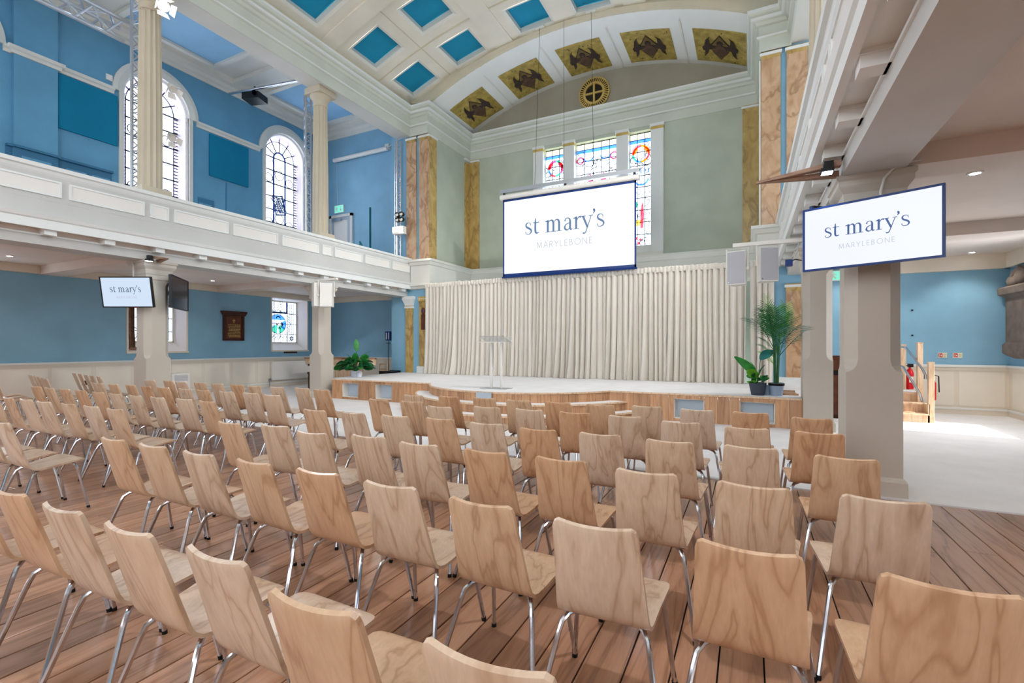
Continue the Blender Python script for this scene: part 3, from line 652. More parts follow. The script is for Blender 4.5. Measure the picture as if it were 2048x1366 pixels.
def aisle_window(num, yc, cloth=False):
    to3 = lambda a, z, d: (XL - d, a, z); hw, hg, dg = .845, .70, .5; z0, z1, g0, g1 = 1.45, 3.56, 1.76, 3.5
    mb = MB()
    A = [(yc - hw, z0), (yc - hw, z1), (yc + hw, z1), (yc + hw, z0)]; G = [(yc - hg, g0), (yc - hg, g1), (yc + hg, g1), (yc + hg, g0)]
    for i in range(4):
        j = (i + 1) % 4; mb.add([to3(*A[i], -.01), to3(*A[j], -.01), to3(*G[j], dg), to3(*G[i], dg)], [(0, 1, 2, 3)])
    w_ = struct(mb.build('window_%d' % num, 'reveal'))
    mb = MB()
    for a in ((yc - hw - .05, z0, yc - hw, z1), (yc + hw, z0, yc + hw + .05, z1)): mb.box(XL - .01, a[0], a[1], XL + .03, a[2], a[3])
    mb.build('casing', 'cream', w_); box('sill_board', 'cream', XL - .02, yc - hw - .06, z0 - .05, XL + .07, yc + hw + .06, z0 + .01, w_)
    mb = MB()
    for p, q in (((-hg, g0), (hg, g0)), ((-hg, g1), (hg, g1)), ((-hg, g0), (-hg, g1)), ((hg, g0), (hg, g1))): leadbar(mb, to3, (yc + p[0], p[1]), (yc + q[0], q[1]), .07, dg - .05, dg + .03)
    mb.build('frame', 'stone_white', w_)
    cols = [-.66, -.36, -.06, .26, .66]; rows = [g0 + .04, 2.12, 2.56, 3.0, g1 - .04]; g = .008
    for a, b_ in zip(rows, rows[1:]):
        for c, d in zip(cols, cols[1:]):
            plate('glass_pane', 'glass_clear', [(yc + c + g, a + g), (yc + d - g, a + g), (yc + d - g, b_ - g), (yc + c + g, b_ - g)], to3, dg, dg + .006, w_)
    mb = MB(); d0, d1 = dg - .012, dg + .015
    for z in rows[1:-1]: leadbar(mb, to3, (yc - .66, z), (yc + .66, z), .022, d0, d1)
    for c in cols[1:-1]: leadbar(mb, to3, (yc + c, g0), (yc + c, g1), .022 if c == .26 else .01, d0, d1)
    rnd = random.Random(num)
    for z in [g0 + .1 + .125 * k for k in range(14)]:
        leadbar(mb, to3, (yc + .36, z), (yc + .56, z), .01, d0, d1)
        if z < 2.1 or z > 3.05:
            for k in range(5):
                yy = yc - .6 + .2 * k + rnd.uniform(-.04, .04); leadbar(mb, to3, (yy, z), (yy + .07, z + .11), .01, d0, d1); leadbar(mb, to3, (yy, z), (yy + .17, z), .01, d0, d1)
    for c in (.36, .46, .56): leadbar(mb, to3, (yc + c, g0 + .05), (yc + c, g1 - .05), .01, d0, d1)
    C = (yc - .2, 2.55)
    for a in range(0, 360, 30): leadring(mb, to3, (C[0] + .5 * math.cos(math.radians(a)), C[1] + .5 * math.sin(math.radians(a))), .12, .01, d0, d1, a - 100, a + 100, 6)
    leadring(mb, to3, C, .40, .02, d0, d1)
    mb.build('leading', 'lead', w_)
    e0, e1 = dg - .03, dg - .02
    if not cloth:
        plate('medallion_sky', 'glass_blue', circ(C, .39, 25, 155, 12), to3, e0, e1, w_)
        plate('medallion_field', 'glass_blue', circ(C, .39, -40, 25, 8, .2), to3, e0, e1, w_); plate('medallion_field', 'glass_lilac', circ(C, .39, 155, 220, 8, .2), to3, e0, e1, w_)
        plate('medallion_ground', 'glass_green', circ(C, .39, 200, 262, 8, .1), to3, e0, e1, w_); plate('medallion_ground', 'glass_green', circ(C, .39, 278, 335, 8, .1), to3, e0, e1, w_)
        plate('figure_hair', 'glass_dark', circ((C[0], C[1] + .24), .1, 10, 190, 8, .055), to3, e0 - .01, e1 - .01, w_)
        plate('figure_sash', 'glass_dark', [(C[0] - .14, C[1] + .08), (C[0] - .03, C[1] - .02), (C[0] + .06, C[1] + .1), (C[0], C[1] + .04), (C[0] - .05, C[1] - .1)], to3, e0 - .01, e1 - .01, w_)
        plate('figure_cloak', 'glass_dark', [(C[0] + .14, C[1] + .1), (C[0] + .26, C[1]), (C[0] + .2, C[1] - .1), (C[0] + .16, C[1] - .16)], to3, e0 - .01, e1 - .01, w_)
        plate('figure_hound', 'glass_dark', [(C[0] - .04, C[1] - .22), (C[0] + .08, C[1] - .1), (C[0] + .12, C[1] - .24), (C[0] + .06, C[1] - .18)], to3, e0 - .01, e1 - .01, w_)
        plate('vent_rail', 'navy_bezel', [(yc - .66, 3.0), (yc + .24, 3.0), (yc + .24, 3.06), (yc - .66, 3.06)], to3, dg - .04, dg, w_)
        plate('vent_post', 'navy_bezel', [(yc + .2, 3.0), (yc + .26, 3.0), (yc + .26, 3.5), (yc + .2, 3.5)], to3, dg - .04, dg, w_)
        ring_sectors('cross_roundel', 'glass_dark', (yc + .46, 1.95), .05, .09, 4, to3, e0, e1, w_, 20, 380)
    else:
        plate('roundel', 'glass_orange', circ((yc + .12, 2.0), .11, 0, 360, 14), to3, e0, e1, w_); plate('roundel_centre', 'glass_yellow', circ((yc + .12, 2.0), .06, 0, 360, 10), to3, e0 - .01, e1 - .01, w_)
        plate('red_quarry', 'glass_red', [(yc - .5, 2.86), (yc - .38, 2.84), (yc - .36, 2.96), (yc - .48, 2.98)], to3, e0, e1, w_); plate('blue_quarry', 'glass_blue', [(yc - .6, 2.6), (yc - .46, 2.62), (yc - .5, 2.7)], to3, e0, e1, w_)
    return w_
aisle_window(4, LW[2], True); aisle_window(5, LW[3])
# folded cloth hanging in the near aisle window
mb = MB(); n = 14
mb.loft([[(XL - .08 - .05 * math.sin(i * 1.9), LW[2] - .80 + .012 * i + (.02 if z < 1.9 else 0), z) for i in range(n)] for z in (3.4, 2.6, 2.1, 1.8, 1.56)], cap=False, closed=False)
tag(mb.build('window_cloth', 'timber_brown', smooth=True), 'brown folded cloth hanging at the left side of the aisle window', 'cloth')
tag(MB().ball((XL - .1, LW[2] - .66, 1.56), .07, .13, .06, 10, 6).build('cloth_bundle', 'timber_brown', smooth=True), 'crumpled brown bundle on the sill of the aisle window', 'bundle')
# ---- chancel window of three lights
to3 = lambda a, z, d: (a, YB + d, z)
cwin = struct(box('window_6', 'white_trim', -7.76, YB - .02, 5.05, -2.71, YB + .03, 5.29))
fr = [(-7.76, -7.34), (-6.485, -6.04), (-4.4, -3.96), (-3.15, -2.71)]
for a, b_ in fr:
    p_ = box('mullion_pilaster', 'white_trim', a, YB - .14, 5.0, b_, YB + .02, 9.42, cwin)
    box('mullion_neck', 'gold_paint', a - .005, YB - .145, 9.4, b_ + .005, YB + .02, 9.5, p_); box('mullion_cap', 'white_trim', a - .03, YB - .18, 9.5, b_ + .03, YB + .02, 9.6, p_)
box('window_sill', 'stone_white', -7.76, YB - .16, 4.9, -2.71, YB + .02, 5.02, cwin)
GD = .2
for li, (c, h) in enumerate(LIGHTS3):
    nc = 3 if h < .6 else 5; rows = [5.29 + .04, 5.75, 6.2, 6.65, 7.1, 7.5, 7.92, 8.3, 8.8, 9.25, 9.48]; g = .008
    xs = [c - h + 2 * h * k / nc for k in range(nc + 1)]
    for r0, r1 in zip(rows, rows[1:]):
        for a, b_ in zip(xs, xs[1:]):
            plate('glass_pane', 'glass_pale' if r0 > 9.2 else 'glass_clear', [(a + g, r0 + g), (b_ - g, r0 + g), (b_ - g, r1 - g), (a + g, r1 - g)], to3, GD, GD + .006, cwin)
    mb = MB(); d0, d1 = GD - .012, GD + .012
    for z in rows: leadbar(mb, to3, (c - h, z), (c + h, z), .026, d0, d1)
    for a in xs: leadbar(mb, to3, (a, 5.3), (a, 9.5), .02, d0, d1)
    rnd = random.Random(li + 3)
    for k in range(40 if nc == 3 else 80):
        a, z = c + rnd.uniform(-h, h) * .9, rnd.uniform(5.4, 9.1); t = rnd.uniform(0, 360); leadring(mb, to3, (a, z), rnd.uniform(.08, .2), .016, d0, d1, t, t + rnd.uniform(70, 200), 7)
    plate('blue_border', 'glass_blue', [(c - h, 9.12), (c + h, 9.12), (c + h, 9.24), (c - h, 9.24)], to3, GD - .03, GD - .02, cwin)
    if nc == 3:
        M = (c, 8.72); cs = ['glass_red', 'glass_green', 'glass_pink', 'glass_red', 'glass_blue', 'glass_red', 'glass_green', 'glass_pink'] if li == 0 else ['glass_orange', 'glass_orange', 'glass_red', 'glass_red', 'glass_green', 'glass_blue', 'glass_orange', 'glass_red']
        ring_sectors('medallion_ring', cs, M, .25, .33, 8, to3, GD - .03, GD - .02, cwin, 0, 360)
        plate('seraph_wing', cs[0], circ((M[0] - .1, M[1] + .05), .2, 95, 200, 8, .08), to3, GD - .035, GD - .028, cwin); plate('seraph_wing', cs[0], circ((M[0] + .1, M[1] + .05), .2, -20, 85, 8, .08), to3, GD - .035, GD - .028, cwin)
        for k in range(5): plate('blue_arrow', 'glass_blue', [(c - .28 + .14 * k - .02, 7.98), (c - .28 + .14 * k + .02, 7.98), (c - .28 + .14 * k + .02, 8.14), (c - .28 + .14 * k - .02, 8.14)], to3, GD - .03, GD - .02, cwin)
        leadring(mb, to3, M, .36, .014, d0, d1)
    else:
        for s in (-1, 1):
            ring_sectors('roundel_ring', ['glass_red', 'glass_pink'], (c + s * .66, 8.85), .1, .15, 6, to3, GD - .03, GD - .02, cwin)
            plate('blue_ribbon', 'glass_blue', circ((c + s * .34, 9.02), .25, 200, 340, 10, .2), to3, GD - .03, GD - .02, cwin)
            plate('crimson_wing', 'glass_pink', [(c + s * .16, 7.98), (c + s * .36, 7.98), (c + s * .27, 8.3), (c + s * .2, 8.2)], to3, GD - .03, GD - .02, cwin)
        leadring(mb, to3, (c, 8.15), .38, .014, d0, d1, 0, 180); leadring(mb, to3, (c, 8.15), .62, .012, d0, d1, 0, 180); plate('crimson_robe', 'glass_red', [(c - .42, 7.5), (c - .32, 7.5), (c - .3, 7.68), (c - .42, 7.68)], to3, GD - .03, GD - .02, cwin)
    if li == 2:
        plate('robe_red', 'glass_red', [(c - .02, 5.98), (c + .08, 5.98), (c + .12, 6.5), (c + .06, 7.0), (c - .02, 6.6)], to3, GD - .03, GD - .02, cwin)
        plate('shield_green', 'glass_green', circ((c - .22, 6.86), .13, 0, 360, 8), to3, GD - .03, GD - .02, cwin); plate('scroll_yellow', 'glass_yellow', [(c - .2, 6.05), (c - .02, 6.1), (c - .02, 6.3), (c - .2, 6.28)], to3, GD - .03, GD - .02, cwin)
        plate('robe_lilac', 'glass_lilac', [(c - .1, 6.9), (c + .02, 6.95), (c - .02, 7.1), (c - .12, 7.05)], to3, GD - .03, GD - .02, cwin)
        ring_sectors('star_roundel', ['glass_red', 'glass_clear'], (c - .12, 5.52), .04, .15, 8, to3, GD - .03, GD - .02, cwin); leadring(mb, to3, (c, 7.42), .2, .012, d0, d1)
        plate('blue_ribbon', 'glass_blue', circ((c + .02, 7.82), .28, 190, 350, 10, .22), to3, GD - .03, GD - .02, cwin)
    mb.build('leading', 'lead', cwin)
# ================================================================== ROSE ORNAMENT
t = thing('rose_ornament', 'round gilded ornament with a cross on the wall above the chancel window', 'ornament', (-5.258, YB - .06, 11.24))
cx, cz = -5.258, 11.24
def ann(r0, r1, y0, y1, n=40):
    mb = MB(); rings = []
    for k in range(n + 1):
        a = 2 * math.pi * k / n; rings.append([(cx + r0 * math.cos(a), y0, cz + r0 * math.sin(a)), (cx + r1 * math.cos(a), y0, cz + r1 * math.sin(a)), (cx + r1 * math.cos(a), y1, cz + r1 * math.sin(a)), (cx + r0 * math.cos(a), y1, cz + r0 * math.sin(a))])
    return mb.loft(rings, cap=False)
ann(0, .36, YB - .05, YB - .02).build('dark_disc', 'gold_dark', t); ann(.34, .42, YB - .12, YB - .02).build('inner_ring', 'gold_paint', t, smooth=True)
ann(.4, .57, YB - .06, YB - .02).build('back_plate', 'gold_dark', t); ann(.56, .6, YB - .1, YB - .02).build('outer_ring', 'gold_paint', t, smooth=True)
for k in range(40):
    a = 2 * math.pi * k / 40; MB().obox((cx + .49 * math.cos(a), YB - .08, cz + .49 * math.sin(a)), .15, .05, .035, 0, 0, -a).build('ray', 'gold_paint', t)
MB().box(cx - .035, YB - .11, cz - .35, cx + .035, YB - .05, cz + .35).build('cross_upright', 'gold_paint', t)
MB().box(cx - .35, YB - .108, cz - .035, cx + .35, YB - .05, cz + .035).build('cross_arm', 'gold_paint', t)
# ================================================================== GOLD PANELS WITH WINGED FIGURES
CV = (-5.29, -.12)
def cvp(a, y, r): return (CV[0] + r * math.sin(math.radians(a)), y, CV[1] + r * math.cos(math.radians(a)))
PA = [(-25.25, -17.93), (-14.5, -7.1), (-3.72, 3.72), (7.05, 14.6), (17.95, 25.55)]
PL = ['leftmost gold panel with a winged figure on the chancel vault', 'second gold panel from the left on the chancel vault', 'middle gold panel of the chancel vault, above the round ornament', 'second gold panel from the right on the chancel vault', 'rightmost gold panel with a winged figure on the chancel vault']
for (a0, a1), lb in zip(PA, PL):
    ac, ah = (a0 + a1) / 2, (a1 - a0) / 2; yc, yh = 16.545, .895
    t = thing('angel_panel', lb, 'panel', cvp(ac, yc, 12.13), group='gold panels on the chancel vault')
    mb = MB(); k = 6; rings = []
    for i in range(k + 1):
        a = a0 + (a1 - a0) * i / k; rings.append([cvp(a, yc - yh, 12.138), cvp(a, yc - yh, 12.115), cvp(a, yc + yh, 12.115), cvp(a, yc + yh, 12.138)])
    mb.loft(rings).build('gold_field', 'gold_leaf', t)
    def fig(nm, mat, pts, r, th=.012):     # pts in panel units, v up = towards the nave
        n = len(pts); vs = [cvp(ac + u * ah, yc - v * yh, r) for u, v in pts] + [cvp(ac + u * ah, yc - v * yh, r - th) for u, v in pts]
        MB().add(vs, [tuple(range(n)), tuple(range(n, 2 * n))] + [(i, (i + 1) % n, n + (i + 1) % n, n + i) for i in range(n)]).build(nm, mat, t)
    fig('lozenge_border', 'angel_dark', [(0, .74), (.46, -.03), (0, -.8), (-.46, -.03)], 12.112); fig('lozenge', 'lozenge_olive', [(0, .68), (.42, -.03), (0, -.74), (-.42, -.03)], 12.104)
    for s in (-1, 1):
        fig('wing', 'angel_dark', [(s * .1, .12), (s * .28, .1), (s * .4, .22), (s * .42, .5), (s * .36, .62), (s * .54, .42), (s * .62, .08), (s * .7, -.02), (s * .68, -.2), (s * .6, -.22), (s * .64, -.6), (s * .5, -.4), (s * .44, -.16), (s * .3, -.1), (s * .12, -.02)], 12.096)
    fig('robe', 'angel_brown', [(-.14, .12), (.14, .12), (.24, -.06), (.32, -.28), (.22, -.42), (.04, -.58), (-.18, -.46), (-.3, -.24), (-.2, -.04)], 12.088)
    fig('head', 'angel_dark', [(.13 * math.cos(k * .785), .26 + .16 * math.sin(k * .785)) for k in range(8)], 12.08); fig('face', 'angel_brown', [(.07 * math.cos(k * .785), .22 + .1 * math.sin(k * .785)) for k in range(8)], 12.072)
    rnd = random.Random(int(ac * 10)); mb = MB()
    for k in range(26):
        u, v = rnd.uniform(-.9, .9), rnd.uniform(-.9, .9)
        if abs(u) < .66 and abs(v) < .66: continue
        s = rnd.uniform(.02, .04); n0 = len(mb.v); mb.add([cvp(ac + (u + dx * s) * ah, yc - (v + dv * s) * yh, 12.11) for dx, dv in ((-1, 0), (0, -1), (1, 0), (0, 1))], [(0, 1, 2, 3)])
    stuff(mb.build('star_specks', 'angel_dark', t))
# ================================================================== STAGE
SH = .61; SF = 10.85; SCX = -5.37
def bulge(hc, sag, n=40):           # arc from left to right in front of the stage line
    r = (hc * hc + sag * sag) / (2 * sag); cyy = SF - sag + r; a = math.asin(hc / r)
    return [(SCX + r * math.sin(-a + 2 * a * i / n), cyy - r * math.cos(-a + 2 * a * i / n)) for i in range(n + 1)]
st = thing('stage', 'low carpeted stage with an oak plank front and curved steps', 'stage', (SCX, SF, 0))
B1, B2, B3 = bulge(2.5, 1.5), bulge(2.9, 1.87), bulge(3.2, 2.2)
def slab(nm, mat, poly, z0, z1): return MB().prism(poly, 'z', z0, z1).build(nm, mat, st)
top = [(-11.62, SF)] + B1 + [(.93, SF), (.93, 11.35), (1.5, 11.35), (1.5, 13.6), (3.42, 13.6), (3.42, YER), (1.5, YER), (1.5, YF + .02), (-12.0, YF + .02), (-12.0, 11.2), (-11.62, 11.2)]
slab('platform', 'carpet', top, SH - .05, SH)
def nosing(nm, path, z, w_=.035, t=.03):
    return sweep([(x, y) for x, y in path], [(-.01, z - t), (w_, z - t), (w_, z + .004), (-.01, z + .004)]).build(nm, 'oak_pale', st, smooth=False)
nosing('stage_edge', [(-11.62, SF)] + B1 + [(.93, SF)], SH)
slab('step_tread', 'carpet', B2, .355, .39); nosing('step_edge', B2, .39); slab('step_tread', 'carpet', B3, .155, .19); nosing('step_edge', B3, .19)
INS = [(-11.19, -10.54), (-9.87, -9.25), (-1.45, -.84), (-.16, .47)]
def planks(path, z0, z1, wmin, wmax, out=.0, nm='stage_plank'):
    # walk along a path and stand one board after another
    seg = []; L = 0
    for p, q in zip(path, path[1:]): d = math.hypot(q[0] - p[0], q[1] - p[1]); seg.append((L, d, p, q)); L += d
    def at(s):
        for l0, d, p, q in seg:
            if s <= l0 + d or (l0, d, p, q) == seg[-1]:
                f = (s - l0) / d; return (p[0] + (q[0] - p[0]) * f, p[1] + (q[1] - p[1]) * f)
    s = 0
    while s < L - .01:
        e = min(L, s + random.uniform(wmin, wmax)); e = L if L - e < .06 else e
        p, q = at(s + .002), at(e - .002); d = math.hypot(q[0] - p[0], q[1] - p[1]); nx, ny = (q[1] - p[1]) / d, -(q[0] - p[0]) / d; th = .018 + random.uniform(0, .003)
        MB().prism([p, q, (q[0] + nx * th, q[1] + ny * th), (p[0] + nx * th, p[1] + ny * th)], 'z', z0, z1).build(nm, 'oak_plank', st); s = e
def front(x0, x1):
    cur = x0
    for a, b_ in INS:
        if a < x0 or b_ > x1: continue
        planks([(cur, SF), (a, SF)], 0.012, SH - .032, .16, .28)
        planks([(a, SF), (b_, SF)], .5, SH - .032, .2, .4); planks([(a, SF), (b_, SF)], 0.012, .075, .3, .7)
        bx = MB(); d = .22
        for z in (.075, .5): bx.box(a, SF, z - .01, b_, SF + d, z + .01)
        bx.box(a - .01, SF, .075, a + .01, SF + d, .5); bx.box(b_ - .01, SF, .075, b_ + .01, SF + d, .5); bx.box(a, SF + d, .075, b_, SF + d + .02, .5)
        ins = bx.build('inset_box', 'white_plastic', st); box('inset_panel', 'inset_grey', a + .05, SF + d - .04, .11, b_ - .02, SF + d, .47, ins)
        cur = b_
    planks([(cur, SF), (x1, SF)], 0.012, SH - .032, .16, .28)
front(-11.62, B1[0][0]); front(B1[-1][0], .93)
planks(B1, .39, SH - .032, .14, .24, nm='riser_board'); planks(B2, .19, .36, .14, .24, nm='riser_board'); planks(B3, .012, .16, .14, .24, nm='riser_board')
planks([(.93, SF), (.93, 11.35)], .012, SH - .03, .16, .26)
tag(MB().obox((-5.3, 9.28, .5), .38, .03, .2, .03).build('step_panel', 'inset_grey'), 'small grey rectangular plate on the front of the curved steps', 'plate')
# well in the stage floor at the right corner
mb = MB(); mb.box(.55, 11.5, SH, .62, 12.4, SH + .035); mb.box(.55, 11.5, SH, .93, 11.56, SH + .035); mb.box(.55, 12.34, SH, .93, 12.4, SH + .035)
tw = tag(mb.build('stage_hatch_frame', 'oak_plank'), 'oak frame of the sunken hatch at the right corner of the stage', 'hatch'); box('hatch_lid', 'timber_brown', .62, 11.56, SH + .002, .92, 12.34, SH + .014, tw)
# ================================================================== CURTAINS
def curtain(x0, x1, label, seed, lean=0.0):
    rnd = random.Random(seed); t = thing('stage_curtain', label, 'curtain', ((x0 + x1) / 2, 14.55, SH), group='cream pleated stage curtains')
    xs = []; s = x0
    while s < x1: xs.append(s); s += rnd.uniform(.12, .19)
    xs.append(x1); pts = []
    for i, (a, b_) in enumerate(zip(xs, xs[1:])):
        dp = rnd.uniform(.08, .14); m_ = rnd.uniform(.35, .65)
        for f, d in ((0, 0), (m_ * .35, -dp * .75), (m_, -dp), (m_ + (1 - m_) * .7, -dp * .55)): pts.append((a + (b_ - a) * f, d, i))
    pts.append((x1, 0, len(xs)))
    sh = [rnd.uniform(-.07, .07) for _ in range(len(xs) + 2)]; fl = [rnd.uniform(.9, 2.0) for _ in range(len(xs) + 2)]
    mb = MB(); rings = []
    for z, f in ((3.82, .9), (3.55, .8), (3.0, .85), (2.2, 1.0), (1.5, 1.15), (1.05, 1.3), (.8, 1.5), (.66, 1.7), (SH + .004, 1.5)):
        k = (3.82 - z) / 3.2
        rings.append([(x + (sh[i] * k * k * .8), 14.6 + d * (1 + (f * fl[i] - 1) * k) - .02 * k * fl[i], z + (.02 * math.sin(x * 9 + seed) if z > 3.7 else 0)) for x, d, i in pts])
    mb.loft(rings, cap=False, closed=False).build('drape', 'curtain_cloth', t, smooth=True)
    mb = MB(); hp = []
    n = int((x1 - x0) / .11)
    for i in range(n * 2 + 1):
        x = x0 + (x1 - x0) * i / (n * 2); hp.append((x, 14.56 - (.07 if i % 2 else .02) - rnd.uniform(0, .02), rnd.uniform(-.015, .02)))
    mb.loft([[(x, y + dy, z + e) for x, y, e in hp] for z, dy in ((3.8, 0), (3.86, -.01), (3.93, -.005), (3.96, .03), (3.94, .07), (3.82, .08))], cap=False, closed=False)
    mb.build('gathered_heading', 'curtain_cloth', t, smooth=True)
    return t
curtain(-10.82, -5.1, 'left half of the long cream pleated curtain behind the stage', 2)
curtain(-5.12, -.06, 'right half of the long cream pleated curtain behind the stage', 5)
curtain(.04, .62, 'narrow grey end piece of the stage curtain behind the palm', 9)
tag(MB().tube([(-10.85, 14.62, 3.9), (.66, 14.62, 3.9)], .02, 8).build('curtain_rail', 'aluminium'), 'thin metal rail carrying the stage curtain', 'rail')
# ================================================================== LETTERING
def pen(pts, ws):
    out = []; n = len(pts); L = []; R = []
    for i, p in enumerate(pts):
        a = pts[max(i - 1, 0)]; b_ = pts[min(i + 1, n - 1)]; dx, dy = b_[0] - a[0], b_[1] - a[1]; l = math.hypot(dx, dy) or 1
        w_ = (ws[i] if isinstance(ws, (list, tuple)) else ws) / 2; L.append((p[0] - dy / l * w_, p[1] + dx / l * w_)); R.append((p[0] + dy / l * w_, p[1] - dx / l * w_))
    for i in range(n - 1): out.append([L[i], L[i + 1], R[i + 1], R[i]])
    return out
def smooth(pts, ws, k=5):
    P = []; W = []; n = len(pts)
    for i in range(n - 1):
        p0, p1, p2, p3 = pts[max(i - 1, 0)], pts[i], pts[i + 1], pts[min(i + 2, n - 1)]
        for j in range(k):
            t = j / k; f = lambda a, b_, c, d: .5 * ((2 * b_) + (-a + c) * t + (2 * a - 5 * b_ + 4 * c - d) * t * t + (-a + 3 * b_ - 3 * c + d) * t ** 3)
            P.append((f(p0[0], p1[0], p2[0], p3[0]), f(p0[1], p1[1], p2[1], p3[1]))); W.append(ws[i] + (ws[i + 1] - ws[i]) * t)
    P.append(pts[-1]); W.append(ws[-1]); return pen(P, W)
def rc(a, b_, c, d): return [(a, b_), (c, b_), (c, d), (a, d)]
def shoulder(dx): return smooth([(.3 + dx, .70), (.42 + dx, .9), (.58 + dx, .97), (.72 + dx, .90), (.785 + dx, .70)], [.04, .06, .1, .15, .17])
flag = [(.02, .9), (.2, .97), (.37, 1.03), (.37, .88), (.2, .86), (.04, .86)]
GL = {
 's': (.74, smooth([(.60, .74), (.56, .91), (.40, .985), (.22, .93), (.16, .77), (.24, .62), (.43, .51), (.60, .38), (.65, .22), (.55, .07), (.36, .015), (.18, .07), (.12, .26)], [.06, .05, .06, .1, .13, .15, .17, .15, .13, .09, .06, .05, .06])),
 't': (.70, smooth([(.30, 1.3), (.28, .9), (.28, .25), (.38, .05), (.62, .1)], [.05, .16, .17, .14, .05]) + [rc(.06, .9, .62, .97)]),
 'm': (1.62, [rc(.2, .04, .37, 1.0), rc(.70, .04, .87, .74), rc(1.2, .04, 1.37, .74), rc(.06, 0, .52, .05), rc(.56, 0, 1.02, .05), rc(1.06, 0, 1.52, .05), flag] + shoulder(0) + shoulder(.5)),
 'a': (.84, smooth([(.60, .58), (.38, .53), (.2, .40), (.15, .2), (.26, .05), (.42, .03), (.60, .2)], [.05, .07, .1, .15, .13, .08, .05]) + smooth([(.17, .74), (.22, .91), (.38, .98), (.54, .92), (.61, .72), (.61, .2), (.67, .04), (.82, .08)], [.12, .08, .06, .09, .16, .17, .13, .04])),
 'r': (.74, [rc(.2, .04, .37, 1.0), rc(.06, 0, .54, .05), flag] + smooth([(.33, .66), (.44, .88), (.58, .97), (.70, .92)], [.04, .07, .12, .16])),
 'y': (.94, pen([(.12, .97), (.5, .05)], [.17, .15]) + smooth([(.80, .97), (.5, .1), (.36, -.28), (.24, -.4), (.1, -.36)], [.06, .07, .08, .1, .13]) + [rc(-.03, .94, .34, 1.0), rc(.6, .94, .96, 1.0)]),
 "'": (.22, smooth([(.08, 1.42), (.12, 1.28), (.02, 1.1)], [.16, .15, .03]) + [[(.08 + .09 * math.cos(k), 1.4 + .09 * math.sin(k)) for k in [i * .785 for i in range(8)]]]),
}
TH = .075
SL = {'M': (.86, pen([(.02, 0), (.1, 1)], TH) + pen([(.1, 1), (.42, .1)], TH) + pen([(.42, .1), (.74, 1)], TH) + pen([(.74, 1), (.82, 0)], TH)),
 'A': (.74, pen([(0, 0), (.37, 1)], TH) + pen([(.37, 1), (.74, 0)], TH) + pen([(.13, .34), (.61, .34)], TH)),
 'R': (.55, pen([(.04, 0), (.04, 1)], TH) + smooth([(.04, .97), (.34, .95), (.47, .74), (.34, .53), (.04, .5)], [TH] * 5) + pen([(.26, .5), (.54, 0)], TH)),
 'Y': (.66, pen([(0, 1), (.33, .48)], TH) + pen([(.66, 1), (.33, .48)], TH) + pen([(.33, .5), (.33, 0)], TH)),
 'L': (.46, pen([(.04, 0), (.04, 1)], TH) + pen([(.04, .035), (.46, .035)], TH)),
 'E': (.5, pen([(.04, 0), (.04, 1)], TH) + pen([(.04, .035), (.48, .035)], TH) + pen([(.04, .5), (.44, .5)], TH) + pen([(.04, .965), (.48, .965)], TH)),
 'B': (.56, pen([(.04, 0), (.04, 1)], TH) + smooth([(.04, .97), (.3, .95), (.42, .76), (.3, .55), (.04, .53)], [TH] * 5) + smooth([(.04, .53), (.36, .5), (.5, .27), (.36, .05), (.04, .035)], [TH] * 5)),
 'O': (.98, pen([(.49 + .46 * math.cos(k * .2618), .5 + .48 * math.sin(k * .2618)) for k in range(25)], TH)),
 'N': (.78, pen([(.04, 0), (.04, 1)], TH) + pen([(.04, 1), (.74, 0)], TH) + pen([(.74, 0), (.74, 1)], TH))}
def write(parent, nm, text, font, cx, zb, width, mat, y, spacing=0.0, local=True):
    tot = 0; polys = []
    for ch in text:
        if ch == ' ': tot += .42; continue
        adv, ps = font[ch]; polys.append([[(px + tot, py) for px, py in p] for p in ps]); tot += adv + spacing
    tot -= spacing; s = width / tot
    for ps_ in polys:
        mb = MB()
        for p in ps_: mb.add([(cx - width / 2 + px * s, y, zb + py * s) for px, py in p], [tuple(range(len(p)))])
        mb.build(nm, mat, parent, local=local)
# ================================================================== PROJECTION SCREEN
ps = thing('projection_screen', 'large hanging projection screen showing the church name above the curtain', 'projector screen', (-5.25, 14.4, 4.0))
x0, x1, z0, z1, yy = -7.47, -3.0, 3.99, 6.57, 14.4
box('screen_cloth', 'black_plastic', x0 - .0, yy, z0 - .02, x1 + .0, yy + .015, z1 + .02, ps)
box('projected_image', 'screen_projected', x0 + .05, yy - .006, z0 + .08, x1 - .05, yy, z1 - .06, ps)
mb = MB(); mb.box(x0, yy - .008, z0, x0 + .05, yy, z1); mb.box(x1 - .05, yy - .008, z0, x1, yy, z1); mb.box(x0, yy - .008, z0, x1, yy, z0 + .08); mb.box(x0, yy - .008, z1 - .06, x1, yy, z1); mb.build('border', 'navy_bezel', ps)
MB().tube([(x0 - .03, yy, z0 - .03), (x1 + .03, yy, z0 - .03)], .03, 8).build('bottom_bar', 'navy_bezel', ps)
MB().tube([(x0 - .1, yy + .02, z1 + .1), (x1 + .1, yy + .02, z1 + .1)], .09, 12).build('roller_case', 'white_plastic', ps, smooth=True)
MB().box(x0 - .1, yy - .04, z1 + .24, x1 + .1, yy + .06, z1 + .36).build('lifting_bar', 'aluminium', ps)
for xx in (x0 + .05, (x0 + x1) / 2, x1 - .05): MB().box(xx - .03, yy - .03, z1 + .14, xx + .03, yy + .05, z1 + .26).build('clamp', 'black_plastic', ps)
for xa, xb in ((-6.3, -6.16), (-5.28, -5.32), (-4.3, -4.42)): MB().tube([(xa, yy, z1 + .3), (xb, 14.5, 12.1)], .006, 5).build('suspension_wire', 'lead', ps)
